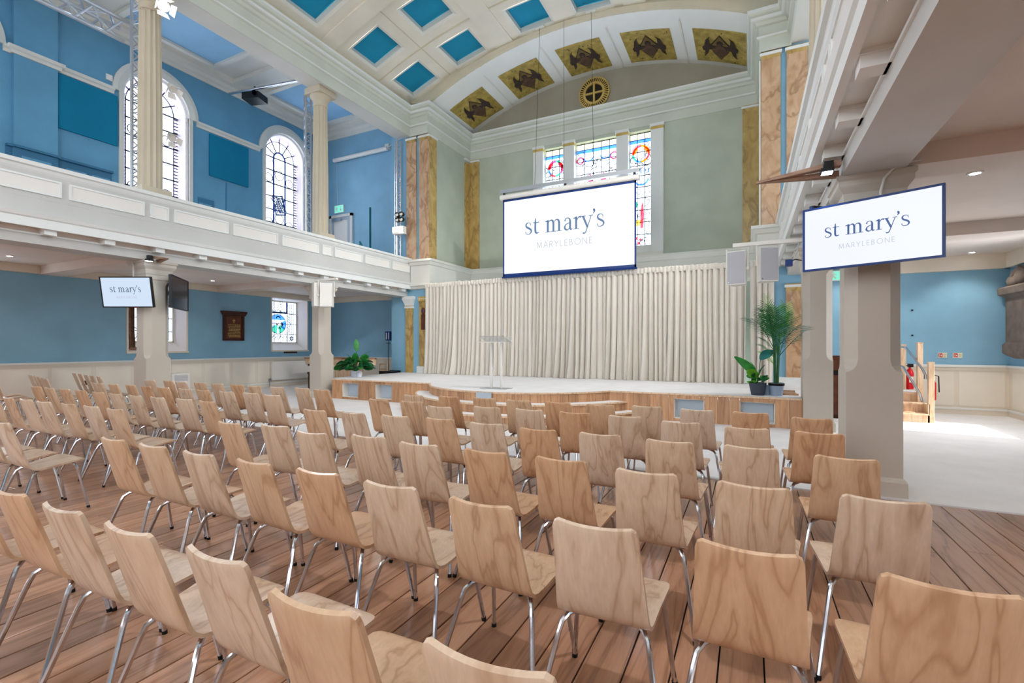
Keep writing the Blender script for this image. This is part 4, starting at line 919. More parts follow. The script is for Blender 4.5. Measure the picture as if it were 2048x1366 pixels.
write(ps, 'letter', "st mary's", GL, -5.31 - ps.location.x / K, 5.32 - 4.0, 2.72, 'text_grey_blue', -.012); write(ps, 'small_letter', 'MARYLEBONE', SL, -5.28 - ps.location.x / K, 4.83 - 4.0, 1.86, 'text_pale', -.012, .3)
for i, (a, y) in enumerate(((-3.1, 14.5), (3.16, 14.5))):
    tag(MB().obox(nv(a, y, NR - .02), .32, .14, .05, 0, 0, math.radians(a)).build('ceiling_pulley', 'stone_white'), ['white pulley box on the vault above the left screen wire', 'white pulley box on the vault above the right screen wire'][i], 'pulley', 'pulley boxes above the projection screen')
# ================================================================== TELEVISIONS
def tv(label, loc, rz, w_, h, mat, text_mat=None, rx=0.0, bez='navy_bezel', small='text_pale', arm=.33):
    t = thing('television', label, 'television', loc, rz, rx=rx)
    MB().box(-w_ / 2, 0, 0, w_ / 2, .05, h).build('housing', 'black_plastic', t, local=True); b_ = .018
    mb = MB()
    for a in ((-w_ / 2 - .004, -.004, w_ / 2 + .004, b_), (-w_ / 2 - .004, h - b_, w_ / 2 + .004, h + .004), (-w_ / 2 - .004, b_, -w_ / 2 + b_, h - b_), (w_ / 2 - b_, b_, w_ / 2 + .004, h - b_)): mb.box(a[0], -.012, a[1], a[2], .03, a[3])
    mb.build('bezel', bez, t, local=True)
    MB().box(-w_ / 2 + b_, -.004, b_, w_ / 2 - b_, 0, h - b_).build('screen', mat, t, local=True)
    MB().box(-.2, .05, h * .35, .2, .1, h * .65).build('wall_mount', 'black_plastic', t, local=True); MB().box(-.05, .1, h * .45, .05, .1 + arm, h * .55).build('mount_arm', 'black_plastic', t, local=True)
    if text_mat:
        write(t, 'letter', "st mary's", GL, -.02 * w_, h * .5, w_ * .62, text_mat, -.007); write(t, 'small_letter', 'MARYLEBONE', SL, -.01 * w_, h * .295, w_ * .40, small, -.007, .3)
    return t
tv('big lit television on the right column showing the church name', (1.105, 6.07, 2.485), math.atan2(-.48, 1.07), 1.2, .69, 'screen_tv', 'text_tv_blue')
tv('lit television on the left column showing the church name', (-11.98, 5.56, 2.475), YAW, 1.09, .65, 'screen_tv_blue', 'text_tv_dark', math.radians(9), 'black_plastic')
tv('switched-off black television at the right of the left column', (-12.02, 6.62, 2.5), math.atan2(-.7325, .774) + math.pi, 1.3, .74, 'tv_glass_off', None, 0, 'black_plastic', arm=.22)
tv('rear television on the right column, only its top corner showing', (1.12, 7.28, 2.66), math.atan2(-.653, -.757), 1.15, .7, 'tv_glass_off', None, arm=.2)
# cables down to the televisions
def cable(label, pts, r=.014, mat='stone_white'):
    tag(MB().tube(pts, r, 6).build('cable', mat, smooth=True), label, 'cable')
cable('pale conduit curving down the right column capital to the big television', [(1.62, 6.4, 3.6), (1.5, 6.35, 3.58), (1.38, 6.34, 3.53), (1.3, 6.34, 3.44), (1.27, 6.34, 3.3), (1.28, 6.34, 3.1), (1.27, 6.34, 3.0)])
cable('pale conduit running down the left column above its television', [(-12.35, 5.82, 3.56), (-12.25, 5.76, 3.5), (-12.2, 5.75, 3.4), (-12.2, 5.75, 3.1)])
# ================================================================== LECTERN
lx, ly = -5.48, 10.2
t = thing('lectern', 'clear acrylic lectern with two silver posts at the front of the stage', 'lectern', (lx, ly, SH))
MB().box(lx - .34, ly - .2, SH, lx + .34, ly + .2, SH + .012).build('base_plate', 'aluminium', t)
for s in (-.13, .14):
    MB().tube([(lx + s, ly, SH + .01), (lx + s, ly, 1.7)], .033, 12).build('post', 'white_plastic', t, smooth=True); MB().tube([(lx + s, ly - .01, 1.69), (lx + s, ly - .01, 1.8)], .02, 8).build('post_bracket', 'aluminium', t)
MB().obox((lx, ly - .03, 1.8), .7, .46, .012, 0, math.radians(-18)).build('reading_top', 'acrylic', t); MB().obox((lx, ly - .24, 1.745), .7, .012, .05, 0).build('book_stop', 'acrylic', t)
mb = MB(); mb.obox((lx, ly + .185, 1.868), .7, .008, .014); mb.obox((lx + .35, ly - .03, 1.8), .008, .46, .014, 0, math.radians(-18)); mb.obox((lx - .35, ly - .03, 1.8), .008, .46, .014, 0, math.radians(-18)); mb.obox((lx, ly - .25, 1.73), .7, .008, .012); mb.build('polished_edge', 'white_plastic', t)
# ================================================================== SPEAKERS
def speaker(label, loc, rz, w_=.34, h=.66, grille='grille_grey', yoke=1):
    t = thing('loudspeaker', label, 'speaker', loc, rz, group='white loudspeakers on column arms'); d = .3
    MB().loft([[(-w_ / 2, 0, z), (w_ / 2, 0, z), (w_ / 2 * .72, d, z), (-w_ / 2 * .72, d, z)] for z in (-h / 2, h / 2)]).build('cabinet', 'white_plastic', t, local=True)
    MB().box(-w_ / 2 + .012, -.012, -h / 2 + .02, w_ / 2 - .012, 0, h / 2 - .02).build('grille', grille, t, local=True)
    mb = MB().tube([(-w_ / 2 - .02, .1, -.02), (-w_ / 2 - .03, .1, h / 2 + .05), (w_ / 2 + .03, .1, h / 2 + .05), (w_ / 2 + .02, .1, -.02)], .016, 6); mb.build('yoke', 'white_plastic', t, local=True)
    MB().tube([(w_ / 2 + .0, .1, -.02), (w_ / 2 + .05, .1, -.02)], .035, 10).build('yoke_knob', 'white_plastic', t, local=True)
    MB().box(-w_ / 2 + .03, -.016, -h / 2 + .035, -w_ / 2 + .05, -.01, -h / 2 + .055).build('badge', 'chrome', t, local=True)
speaker('left-hand white loudspeaker hanging from the arm of the right stage column', (-.22, 10.3, 3.17), math.radians(-14)); speaker('right-hand white loudspeaker hanging from the arm of the right stage column', (.36, 10.42, 3.22), math.radians(20))
speaker('front white loudspeaker on the arm of the left stage column', (-11.18, 10.2, 3.15), math.radians(28), .36, .7, 'white_plastic'); speaker('rear white loudspeaker beside the left stage column', (-11.66, 10.15, 3.17), math.radians(-30), .36, .7, 'white_plastic')
MB_ = MB().box(-.28, 10.42, 3.6, .98, 10.5, 3.67); tag(MB_.build('speaker_arm', 'white_plastic'), 'white bracket arm holding two loudspeakers on the right stage column', 'bracket')
tag(MB().box(-11.95, 10.36, 3.6, -10.95, 10.44, 3.66).build('speaker_arm', 'white_plastic'), 'white bracket arm holding two loudspeakers on the left stage column', 'bracket')
# ================================================================== TIMBER WING LAMPS
def winglamp(label, loc, s, L1):
    t = thing('wing_lamp', label, 'lamp', loc, group='timber wing lamps on the columns'); x, y, z = loc
    for dy, dz, ln in ((-.06, .05, L1), (.1, -.02, L1 * .96)):
        MB().loft([[(x, y + dy - .05, z + dz - .03), (x, y + dy + .05, z + dz - .03), (x, y + dy + .05, z + dz + .03), (x, y + dy - .05, z + dz + .03)],
                   [(x + s * ln, y - .02, z - .035), (x + s * ln, y + .02, z - .035), (x + s * ln, y + .02, z - .01), (x + s * ln, y - .02, z - .01)]]).build('timber_blade', 'timber_brown', t)
    MB().box(x + s * .08, y - .18, z - .01, x + s * .17, y - .1, z + .06).build('lamp_body', 'black_plastic', t)
    MB().box(x + s * .08, y - .21, z - .07, x + s * .2, y - .1, z - .02).build('lamp_head', 'black_plastic', t); MB().box(x + s * .09, y - .214, z - .062, x + s * .19, y - .11, z - .072).build('lamp_lens', 'lamp_cool', t)
winglamp('brown timber wing lamp on the capital of the right column', (.9, 6.3, 3.58), -1, .82); winglamp('brown timber wing lamp on the capital of the left television column', (-11.8, 5.95, 3.55), 1, .55)
for p, to in (((-11.6, 5.85, 3.45), (-11.9, 6.2, 0)), ((.72, 6.1, 3.48), (.9, 6.3, 0))): light('wing_lamp_beam', 'SPOT', p, 30, (.75, .95, .95), to, spot=70, rad=.05)
# ================================================================== PLANTS
def leaf(nm, mat, base, tip, width, parent, droop=.0, fold=.15, n=7, roll=0.0):
    b_ = Vector(base); t_ = Vector(tip); d = t_ - b_; side = d.cross(Vector((0, 0, 1)))
    side = side.normalized() if side.length > 1e-4 else Vector((1, 0, 0)); side = Matrix.Rotation(roll, 3, d.normalized()) @ side; up = side.cross(d).normalized(); mb = MB(); rings = []
    for i in range(n + 1):
        f = i / n; w_ = width * (math.sin(math.pi * min(1, f * .92 + .04)) ** .75) * (1 - .25 * f)
        c = b_ + d * f + up * droop * (-(f - .0) ** 2) + Vector((0, 0, -droop * f * f))
        rings.append([c - side * w_ / 2 + up * fold * w_, c, c + side * w_ / 2 + up * fold * w_])
    return mb.loft(rings, cap=False, closed=False).build(nm, mat, parent, smooth=True)
def pot(label_t, x, y, z, r0, r1, h, mat, rim=None):
    prof = [(r0, z), (r0 + (r1 - r0) * .5, z + h * .5), (r1, z + h), (r1 - .02, z + h), (r1 - .03, z + h - .04)]
    MB().lathe(x, y, prof, 24).build('pot', mat, label_t, smooth=True); MB().lathe(x, y, [(.02, z + h - .04), (r1 - .02, z + h - .035), (.02, z + h - .02)], 20).build('soil', 'soil', label_t)
    if rim: MB().lathe(x, y, [(r1 + .004, z + h - .05), (r1 + .008, z + h - .01), (r1 - .01, z + h + .005), (r1 - .02, z + h - .04)], 24).build('liner_rim', rim, label_t, smooth=True)
# palm
px, py = .52, 11.34
t = thing('potted_palm', 'tall areca palm in a pale blue-grey pot at the right stage corner', 'potted plant', (px, py, SH)); pot(t, px, py, SH, .11, .145, .26, 'pot_light', 'black_rubber')
rnd = random.Random(11)
def frond(base, az, el, L, mat, k=15, curve=1.0):
    mb = MB(); pts = []; p = Vector(base); d = Vector((math.cos(az) * math.cos(el), math.sin(az) * math.cos(el), math.sin(el))); st_ = L / 12
    for i in range(13):
        pts.append(p.copy()); p = p + d * st_; d = (d + Vector((0, 0, -.075 * curve * (i / 6)))).normalized()
    mb.tube(pts, [.008 - .0005 * i for i in range(13)], 5)
    for i in range(k):
        f = .3 + .7 * i / (k - 1); j = f * 12; i0 = min(11, int(j)); c = pts[i0].lerp(pts[i0 + 1], j - i0); dd = (pts[i0 + 1] - pts[i0]).normalized(); sd = dd.cross(Vector((0, 0, 1))).normalized(); ll = L * .5 * math.sin(math.pi * (.18 + .75 * (1 - f))) + .05
        for s in (-1, 1):
            q = c + (sd * s * .8 + dd * .75).normalized() * ll + Vector((0, 0, -.25 * ll)); m_ = c.lerp(q, .5) + Vector((0, 0, .06 * ll)); w_ = .006
            mb.add([c - dd * w_, m_ - dd * w_ * 1.2, q, m_ + dd * w_ * 1.2, c + dd * w_], [(0, 1, 3, 4), (1, 2, 3)])
    return mb.build('frond', mat, t)
for i in range(6):
    a = i * 1.1; MB().tube([(px + .03 * math.cos(a), py + .03 * math.sin(a), SH + .2), (px + .05 * math.cos(a), py + .05 * math.sin(a), SH + .8), (px + .07 * math.cos(a), py + .07 * math.sin(a), SH + 1.25)], [.016, .012, .008], 6).build('cane', 'stem_green', t, smooth=True)
FM = ['leaf_dark', 'leaf_dark', 'leaf', 'leaf_blue', 'leaf_light', 'leaf_dark']
for i in range(18):
    a = 2 * math.pi * i / 18 + rnd.uniform(-.2, .2); el = math.radians(rnd.choice([84, 76, 70, 62, 52])); frond((px + .05 * math.cos(a), py + .05 * math.sin(a), SH + rnd.uniform(.7, 1.1)), a, el, rnd.uniform(.75, 1.0), FM[i % 6], 15, rnd.uniform(.9, 1.5))
for i, (a, z) in enumerate(((2.6, .55), (3.4, .7), (2.9, .85))): frond((px, py, SH + z), a, math.radians(60), .45, 'leaf' if i else 'leaf_light', 11)
# broad-leaved plant in dark pot
px, py = .17, 11.28; t = thing('potted_broadleaf', 'broad-leaved green plant in a dark slate pot beside the palm', 'potted plant', (px, py, SH)); pot(t, px, py, SH, .12, .17, .26, 'pot_dark')
for b_, tp, w_, m_, dr in (((px, py, .98), (px - .42, py - .1, 1.5), .2, 'leaf', .06), ((px, py, .95), (px - .2, py - .18, 1.22), .19, 'leaf_light', .05), ((px + .05, py, 1.35), (px + .3, py + .1, 1.62), .2, 'leaf_blue', .05), ((px, py, .92), (px + .1, py - .12, 1.3), .17, 'leaf_dark', .04), ((px, py, .92), (px - .1, py + .1, 1.35), .18, 'leaf', .04)):
    leaf('leaf', m_, b_, tp, w_ * 1.15, t, dr, roll=.9); MB().tube([(px, py, SH + .22), b_], .008, 5).build('stalk', 'stem_green', t)
for i in range(26):
    a = rnd.uniform(0, 6.28); r = rnd.uniform(.08, .26); z = rnd.uniform(.86, 1.08); leaf('small_leaf', rnd.choice(['leaf', 'leaf_dark', 'leaf_light']), (px + r * .5 * math.cos(a), py + r * .5 * math.sin(a), z - .05), (px + r * 1.15 * math.cos(a), py + r * 1.15 * math.sin(a), z + .04), .11, t, .02, roll=rnd.uniform(-1, 1))
t = thing('empty_pot', 'small plain blue-grey pot between the slate pot and the palm', 'pot', (.34, 11.45, SH)); MB().lathe(.34, 11.45, [(.07, SH), (.09, SH + .2), (.075, SH + .2), (.06, SH + .03)], 20).build('pot', 'pot_light', t, smooth=True)
# peace lily on the left
px, py = -11.78, 12.0; t = thing('peace_lily', 'lush dark green peace lily in white pots at the left end of the stage', 'potted plant', (px, py, SH)); pot(t, px, py, SH, .15, .18, .2, 'pot_white')
MB().lathe(px + .2, py - .05, [(.09, SH), (.1, SH + .15), (.085, SH + .15)], 16).build('side_pot', 'pot_white', t, smooth=True)
for i in range(52):
    a = rnd.uniform(0, 6.28); el = math.radians(rnd.uniform(10, 85)); L = rnd.uniform(.3, .75); b_ = (px + .06 * math.cos(a), py + .06 * math.sin(a), SH + .22); q = (b_[0] + L * .5 * math.cos(a) * math.cos(el), b_[1] + L * .5 * math.sin(a) * math.cos(el), b_[2] + L * .55 * math.sin(el))
    tp = (q[0] + .3 * math.cos(a), q[1] + .3 * math.sin(a), q[2] + .12 * math.sin(el)); leaf('leaf', rnd.choice(['leaf', 'leaf_dark', 'leaf_dark', 'leaf']), q, tp, rnd.uniform(.2, .3), t, .05, roll=rnd.uniform(-1.2, 1.2)); MB().tube([b_, q], .006, 5).build('stalk', 'stem_green', t)
for b_, tp, w_ in (((px + .03, py, 1.45), (px - .02, py + .05, 1.9), .22), ((px + .12, py, 1.2), (px + .5, py + .2, 1.52), .12), ((px, py, 1.05), (px + .16, py - .2, 1.45), .26), ((px - .1, py, 1.1), (px - .35, py - .05, 1.42), .16)):
    leaf('tall_leaf', 'leaf', b_, tp, w_, t, .03, roll=.3); MB().tube([(px, py, SH + .2), b_], .008, 5).build('stalk', 'stem_green', t)
# ================================================================== LEFT AISLE FURNITURE
t = thing('oak_piano', 'pale oak grand piano half hidden behind the peace lily', 'piano', (-13.6, 13.6, 0))
body = [(-15.6, 13.2), (-12.9, 13.2), (-12.55, 13.35), (-12.45, 13.7), (-12.7, 14.05), (-13.4, 14.3), (-14.5, 14.35), (-15.6, 14.35)]
MB().prism(body, 'z', .92, 1.13).build('case', 'oak_pale', t); MB().prism([(x * 1.0 - .03, y - .03) for x, y in body], 'z', 1.13, 1.18).build('lid', 'oak_plank', t)
for x, y in ((-15.3, 13.5), (-14.1, 13.4), (-13.0, 13.5), (-14.2, 14.1)): MB().loft([sq8(x, y, .07, .01, .92), sq8(x, y, .06, .01, .3), sq8(x, y, .045, .01, 0)]).build('leg', 'oak_pale', t)
box('knee_panel', 'oak_pale', -14.0, 13.3, .2, -13.2, 13.36, .92, t); box('key_slip', 'dark_wood_paint', -15.4, 13.15, .86, -14.2, 13.2, .93, t)
t = thing('piano_stool', 'dark wooden piano stool left of the peace lily', 'stool', (-14.3, 12.6, 0)); box('seat', 'dark_wood_paint', -14.55, 12.4, .6, -14.05, 12.8, .68, t)
for sx in (-1, 1):
    for sy in (-1, 1): box('leg', 'dark_wood_paint', -14.3 + sx * .2 - .03, 12.6 + sy * .15 - .03, 0, -14.3 + sx * .2 + .03, 12.6 + sy * .15 + .03, .6, t)
t = thing('oak_armchair', 'small oak open-backed chair standing right of the piano', 'chair', (-12.75, 14.0 + .75, 0)); cx, cy_ = -12.85, 14.75
box('seat', 'oak_pale', cx - .2, cy_ - .2, .48, cx + .2, cy_ + .2, .53, t)
for sx in (-1, 1):
    for sy in (-1, 1): box('leg', 'oak_pale', cx + sx * .18 - .02, cy_ + sy * .18 - .02, 0, cx + sx * .18 + .02, cy_ + sy * .18 + .02, .48 if sy > 0 else .95, t)
for z in (.72, .92): box('back_rail', 'oak_pale', cx - .18, cy_ - .2, z - .03, cx + .18, cy_ - .16, z + .03, t)
t = thing('equipment_case', 'low black equipment case at the foot of the blue end wall', 'case', (-12.5, 15.0, 0)); box('body', 'black_plastic', -12.62, 14.1, 0, -12.15, 15.3, .66, t)
for y in (14.1, 14.7, 15.28): box('edge_rail', 'black_rubber', -12.64, y - .02, 0, -12.13, y + .02, .68, t)
t = thing('stage_light_stand', 'navy flood lamp on a thin black stand before the left end wall', 'lamp', (-13.0, 15.2, 0)); cx, cy_ = -13.05, 15.1
MB().tube([(cx, cy_, .0), (cx, cy_, 1.75)], .014, 8).build('pole', 'black_plastic', t)
for a in (0, 2.1, 4.2): MB().tube([(cx, cy_, .35), (cx + .35 * math.cos(a), cy_ + .35 * math.sin(a), .01)], .01, 6).build('leg', 'black_plastic', t)
MB().loft([[(cx - .14, cy_ - .06, 2.22), (cx + .14, cy_ - .06, 2.22), (cx + .14, cy_ + .06, 2.22), (cx - .14, cy_ + .06, 2.22)], [(cx - .11, cy_ - .05, 1.85), (cx + .11, cy_ - .05, 1.85), (cx + .11, cy_ + .05, 1.85), (cx - .11, cy_ + .05, 1.85)]]).build('lamp_head', 'navy_bezel', t)
for s in (-.06, .06): box('lamp_tube', 'white_plastic', cx + s - .012, cy_ - .08, 1.9, cx + s + .012, cy_ - .055, 2.17, t)
MB().tube([(cx - .12, cy_, 1.75), (cx + .1, cy_, 1.75)], .016, 6).build('cross_bar', 'black_plastic', t); MB().tube([(cx, cy_, 1.74), (cx, cy_, 1.86)], .012, 6).build('spigot', 'black_plastic', t)
# wall things
t = thing('memorial_plaque', 'dark carved wooden memorial board with gilt lettering between aisle windows', 'plaque', (XL + .02, 11.25, 1.83)); x0 = XL
MB().box(x0, 10.88, 1.84, x0 + .06, 11.62, 2.8).build('board', 'plaque_wood', t)
mb = MB(); mb.box(x0, 10.86, 1.83, x0 + .1, 10.95, 2.78); mb.box(x0, 11.55, 1.83, x0 + .1, 11.64, 2.78); mb.box(x0, 10.9, 1.83, x0 + .1, 11.6, 1.91); mb.build('frame', 'dark_wood_paint', t)
MB().prism([(10.86, 2.74), (11.64, 2.74), (11.72, 2.86), (11.72, 2.91), (10.78, 2.91), (10.78, 2.86)], 'x', x0, x0 + .15).build('cornice', 'dark_wood_paint', t)
mb = MB(); mb.box(x0 + .06, 11.235, 2.47, x0 + .068, 11.265, 2.63); mb.box(x0 + .06, 11.2, 2.55, x0 + .068, 11.3, 2.58); mb.build('gilt_cross', 'plaque_gold', t)
mb = MB(); rr = random.Random(4)
for k in range(9):
    z = 2.4 - .055 * k; y = 11.02 + rr.uniform(0, .06)
    while y < 11.48: w_ = rr.uniform(.02, .07); mb.box(x0 + .06, y, z, x0 + .066, min(y + w_, 11.5), z + .026); y += w_ + .018
stuff(mb.build('gilt_lines', 'plaque_gold', t))
tag(box('name_plate', 'dark_wood_paint', XL, 13.41, 1.33, XL + .03, 14.04, 1.43), 'narrow dark wooden name plate under the far aisle window', 'plaque')
t = thing('radiator', 'long white panel radiator on the left wall below the aisle window', 'radiator', (XL + .1, 13.7, .26)); box('panel', 'white_plastic', XL + .06, 12.76, .27, XL + .16, 14.75, 1.01, t); box('valve', 'chrome', XL + .05, 12.66, .22, XL + .12, 12.74, .34, t); MB().tube([(XL + .09, 12.7, 0), (XL + .09, 12.7, .25), (XL + .09, 12.78, .3)], .015, 6).build('pipe', 'chrome', t)
t = thing('fan_heater', 'white box heater with a louvred grille by the left column', 'heater', (XL + .3, 9.2, 0)); box('body', 'white_plastic', XL + .1, 8.9, .0, XL + .5, 9.45, .74, t)
for k in range(7): box('louvre', 'grille_grey', XL + .5, 8.98, .5 + .028 * k, XL + .512, 9.38, .512 + .028 * k, t)
tag(box('wall_socket', 'black_plastic', XL + .02, 6.77, .52, XL + .05, 6.98, .64), 'black double socket on the left wainscot', 'socket')
tag(box('wall_box', 'white_plastic', XL, 7.35, 9.55, XL + .05, 7.5, 9.72), 'small white box on the upper left wall near the arched window', 'box')
for i, (y0, y1, z0, z1) in enumerate(((6.24, 7.62, 7.66, 9.16), (10.37, 11.83, 7.66, 9.14))):
    tag(box('acoustic_panel', 'teal_panel', XL, y0, z0, XL + .06, y1, z1), ['near teal acoustic panel on the upper left wall', 'far teal acoustic panel between the two arched windows'][i], 'panel', 'teal acoustic panels on the left gallery wall')
tag(box('wall_groove', 'blue_dado_upper', XL, 10.98, 4.0, XL + .02, 11.0, 7.6), 'thin blue conduit on the wall below the far teal panel', 'conduit')
# upper end wall of left gallery: door, exit sign, roller screen, board on post
d = struct(box('door_1', 'inset_grey', -16.8, YEL - .04, 4.05, -15.68, YEL, 7.35))
mb = MB(); mb.box(-16.92, YEL - .08, 4.05, -16.8, YEL, 7.47); mb.box(-15.68, YEL - .08, 4.05, -15.56, YEL, 7.47); mb.box(-16.92, YEL - .08, 7.35, -15.56, YEL, 7.47); mb.build('door_frame', 'stone_white', d)
box('door_panel', 'white_plastic', -16.65, YEL - .055, 5.9, -15.85, YEL - .04, 7.2, d); box('door_closer', 'aluminium', -16.7, YEL - .14, 7.18, -16.2, YEL - .04, 7.28, d)
def exit_sign(label, x0, x1, y, z0, z1):
    t = thing('exit_sign', label, 'sign', ((x0 + x1) / 2, y, z0)); box('housing', 'white_plastic', x0 - .02, y, z0 - .02, x1 + .02, y + .05, z1 + .02, t); box('face', 'exit_lit', x0, y - .006, z0, x1, y, z1, t)
    w_, h = x1 - x0, z1 - z0; mb = MB(); q = lambda a, b_: (x0 + w_ * a, y - .01, z0 + h * b_)
    def pl(*p): mb.add([q(*a) for a in p], [tuple(range(len(p)))])
    pl((.22, .8), (.3, .8), (.3, .92), (.22, .92)); pl((.14, .7), (.34, .74), (.3, .4), (.2, .42)); pl((.2, .42), (.28, .42), (.16, .1), (.08, .1)); pl((.24, .42), (.32, .42), (.44, .22), (.38, .14)); pl((.06, .5), (.1, .44), (.2, .64), (.18, .72)); pl((.3, .72), (.44, .5), (.48, .56), (.34, .76))
    pl((.7, .85), (.78, .85), (.78, .4), (.7, .4)); pl((.6, .45), (.88, .45), (.74, .12)); mb.build('running_man_and_arrow', 'white_plastic', t); return t
exit_sign('lit green exit sign above the gallery door', -16.6, -16.1, YEL - .06, 7.58, 7.88); exit_sign('green exit sign between the two right columns', 1.86, 2.22, YER - .3, 3.33, 3.55)
t = thing('roller_screen', 'white rolled-up screen tube fixed across the upper blue end wall', 'projector screen', (-15, 15.5, 9.8)); MB().tube([(-16.55, 15.55, 9.88), (-13.5, 15.55, 9.88)], .09, 12).build('tube', 'white_plastic', t, smooth=True); MB().tube([(-13.5, 15.55, 9.9), (-11.9, 14.5, 9.6)], .015, 6).build('stay', 'aluminium', t); box('bracket', 'stone_white', -13.6, 15.5, 9.86, -13.4, YEL, 10.05, t); MB().tube([(-16.4, 15.55, 9.8), (-16.4, 15.6, 7.9)], .006, 5).build('pull_cord', 'aluminium', t)
t = thing('gallery_stand', 'teal board and slender post standing on the far end of the gallery', 'stand', (-14.0, 14.9, 4.05)); box('post', 'teal_cloth', -13.9, 14.9, 4.05, -13.84, 14.96, 7.3, t); MB().prism([(-14.5, 4.05), (-13.6, 4.05), (-13.65, 5.4), (-14.1, 5.45), (-14.5, 6.0)], 'y', 14.97, 15.03).build('board', 'teal_cloth', t)
MB().tube([(-13.6, 15.0, 5.0), (-13.3, 14.9, 4.8), (-12.6, 14.8, 4.9)], .012, 5).build('cable', 'black_plastic', t)
# ================================================================== TRUSSES AND STAGE LIGHTS
def truss(label, p, q, w_=.2, step=.3, r=.028):
    p, q = Vector(p), Vector(q); d = (q - p).normalized(); a = d.cross(Vector((0, 1, 0)) if abs(d.y) < .9 else Vector((1, 0, 0))).normalized(); b_ = d.cross(a).normalized()
    off = [a * w_ * .58 * math.cos(k) + b_ * w_ * .58 * math.sin(k) for k in (0, 2.094, 4.189)]; t = thing('lighting_truss', label, 'truss', p)
    for o in off: MB().tube([p + o, q + o], r, 8).build('chord', 'aluminium', t, smooth=True)
    n = int((q - p).length / step)
    for k in range(3):
        mb = MB()
        for i in range(n): s = p + d * step * i; mb.tube([s + off[k], s + d * step * .5 + off[(k + 1) % 3]], r * .5, 5); mb.tube([s + d * step * .5 + off[(k + 1) % 3], s + d * step + off[k]], r * .5, 5)
        mb.build('lacing', 'aluminium', t)
truss('upright aluminium lattice truss behind the near fluted column', (-12.98, 6.15, 4.06), (-12.98, 6.15, 10.2)); truss('upright aluminium lattice truss behind the far fluted column', (-12.62, 10.75, 4.06), (-12.62, 10.75, 9.7)); truss('upright aluminium lattice truss beside the left marble pilasters', (-12.05, 14.45, 4.06), (-12.05, 14.45, 9.5)); truss('horizontal aluminium truss crossing the upper left corner', (-12.9, -3.0, 8.9), (-12.9, 5.9, 8.9), .42, .55, .045)
def par(label, loc, to, r=.11, L=.24, mat='lamp_white', body='white_plastic', flaps=True):
    t = thing('spotlight', label, 'spotlight', loc, group='stage spotlights'); d = (Vector(to) - Vector(loc)).normalized(); p = Vector(loc); a = d.cross(Vector((0, 0, 1))).normalized(); b_ = a.cross(d)
    MB().tube([p - d * L, p - d * L * .4, p], [r * .6, r, r], 14).build('can', body, t, smooth=True); MB().tube([p, p + d * .006], r * .86, 14).build('lens', mat, t)
    if flaps:
        for v_, u_ in ((a, b_), (-a, b_), (b_, a), (-b_, a)):
            c = p + v_ * r; e = c + d * .13 + v_ * .07; MB().add([c - u_ * r * .8, c + u_ * r * .8, e + u_ * r, e - u_ * r, c - u_ * r * .8 + v_ * .004, c + u_ * r * .8 + v_ * .004, e + u_ * r + v_ * .004, e - u_ * r + v_ * .004], [(0, 1, 2, 3), (4, 5, 6, 7), (0, 1, 5, 4), (1, 2, 6, 5), (2, 3, 7, 6), (3, 0, 4, 7)]).build('barn_door', body, t)
    return t
par('dazzling white spotlight at the top of the near fluted column', (-11.5, 6.0, 9.1), (-3, 5.0, 3.0), .12); par('upper unlit spotlight hanging behind the near fluted column', (-12.0, 6.45, 7.6), (-8, 6, 3), .085, .2, mat='white_plastic'); par('lower unlit spotlight hanging behind the near fluted column', (-12.1, 6.5, 6.5), (-8, 6, 3), .085, .2, mat='white_plastic')
t = thing('lamp_cluster', 'four-lens lamp cluster clamped to the far truss', 'spotlight', (-11.75, 14.25, 6.4))
for dx in (-.1, .1):
    for dz in (-.1, .1): MB().tube([(-11.75 + dx, 14.25, 6.48 + dz), (-11.72 + dx, 14.13, 6.46 + dz)], .09, 12).build('lamp_can', 'black_plastic', t, smooth=True); MB().tube([(-11.72 + dx, 14.13, 6.46 + dz), (-11.719 + dx, 14.125, 6.46 + dz)], .065, 12).build('lens', 'white_plastic', t)
MB().box(-12.0, 14.25, 6.42, -11.75, 14.45, 6.5).build('clamp', 'black_plastic', t)
t = thing('lamp_bar', 'glowing warm lamp bar on the far truss above the gallery rail', 'spotlight', (-11.8, 14.2, 5.9)); MB().box(-12.05, 14.15, 5.86, -11.55, 14.35, 6.12).build('housing', 'white_plastic', t); MB().box(-12.03, 14.14, 5.93, -11.57, 14.15, 6.1).build('lens', 'lamp_warm', t); MB().box(-12.0, 14.12, 5.83, -11.5, 14.3, 5.86).build('visor', 'white_plastic', t)
light('stage_wash', 'SPOT', (-11.7, 14.0, 6.0), 420, (1, .9, .76), (-5, 11.0, .6), spot=110, rad=.15)
light('near_spot', 'SPOT', (-11.35, 5.95, 9.0), 800, (.92, .95, 1.0), (-4.0, 5.0, 0), spot=95, rad=.15)
# right gallery stage light and its truss (just out of view above)
par('stage spotlight on the right gallery column', (.55, 9.3, 9.55), (-6, 12.5, 1.5), .12); light('stage_key', 'SPOT', (.35, 9.4, 9.45), 2600, (1, .97, .92), (-7.0, 13.0, 2.0), spot=85, rad=.12)
light('stage_side', 'SPOT', (.35, 5.0, 9.45), 2600, (1, .97, .94), (-12.6, 14.6, 1.4), spot=34, rad=.1)
par('second stage spotlight on the right gallery side', (.55, 5.0, 9.5), (-6, 10, 0), .12); light('nave_key', 'SPOT', (.35, 3.1, 9.3), 1600, (.95, .95, 1.0), (-5.0, 4.0, 0.0), spot=100, rad=.15)
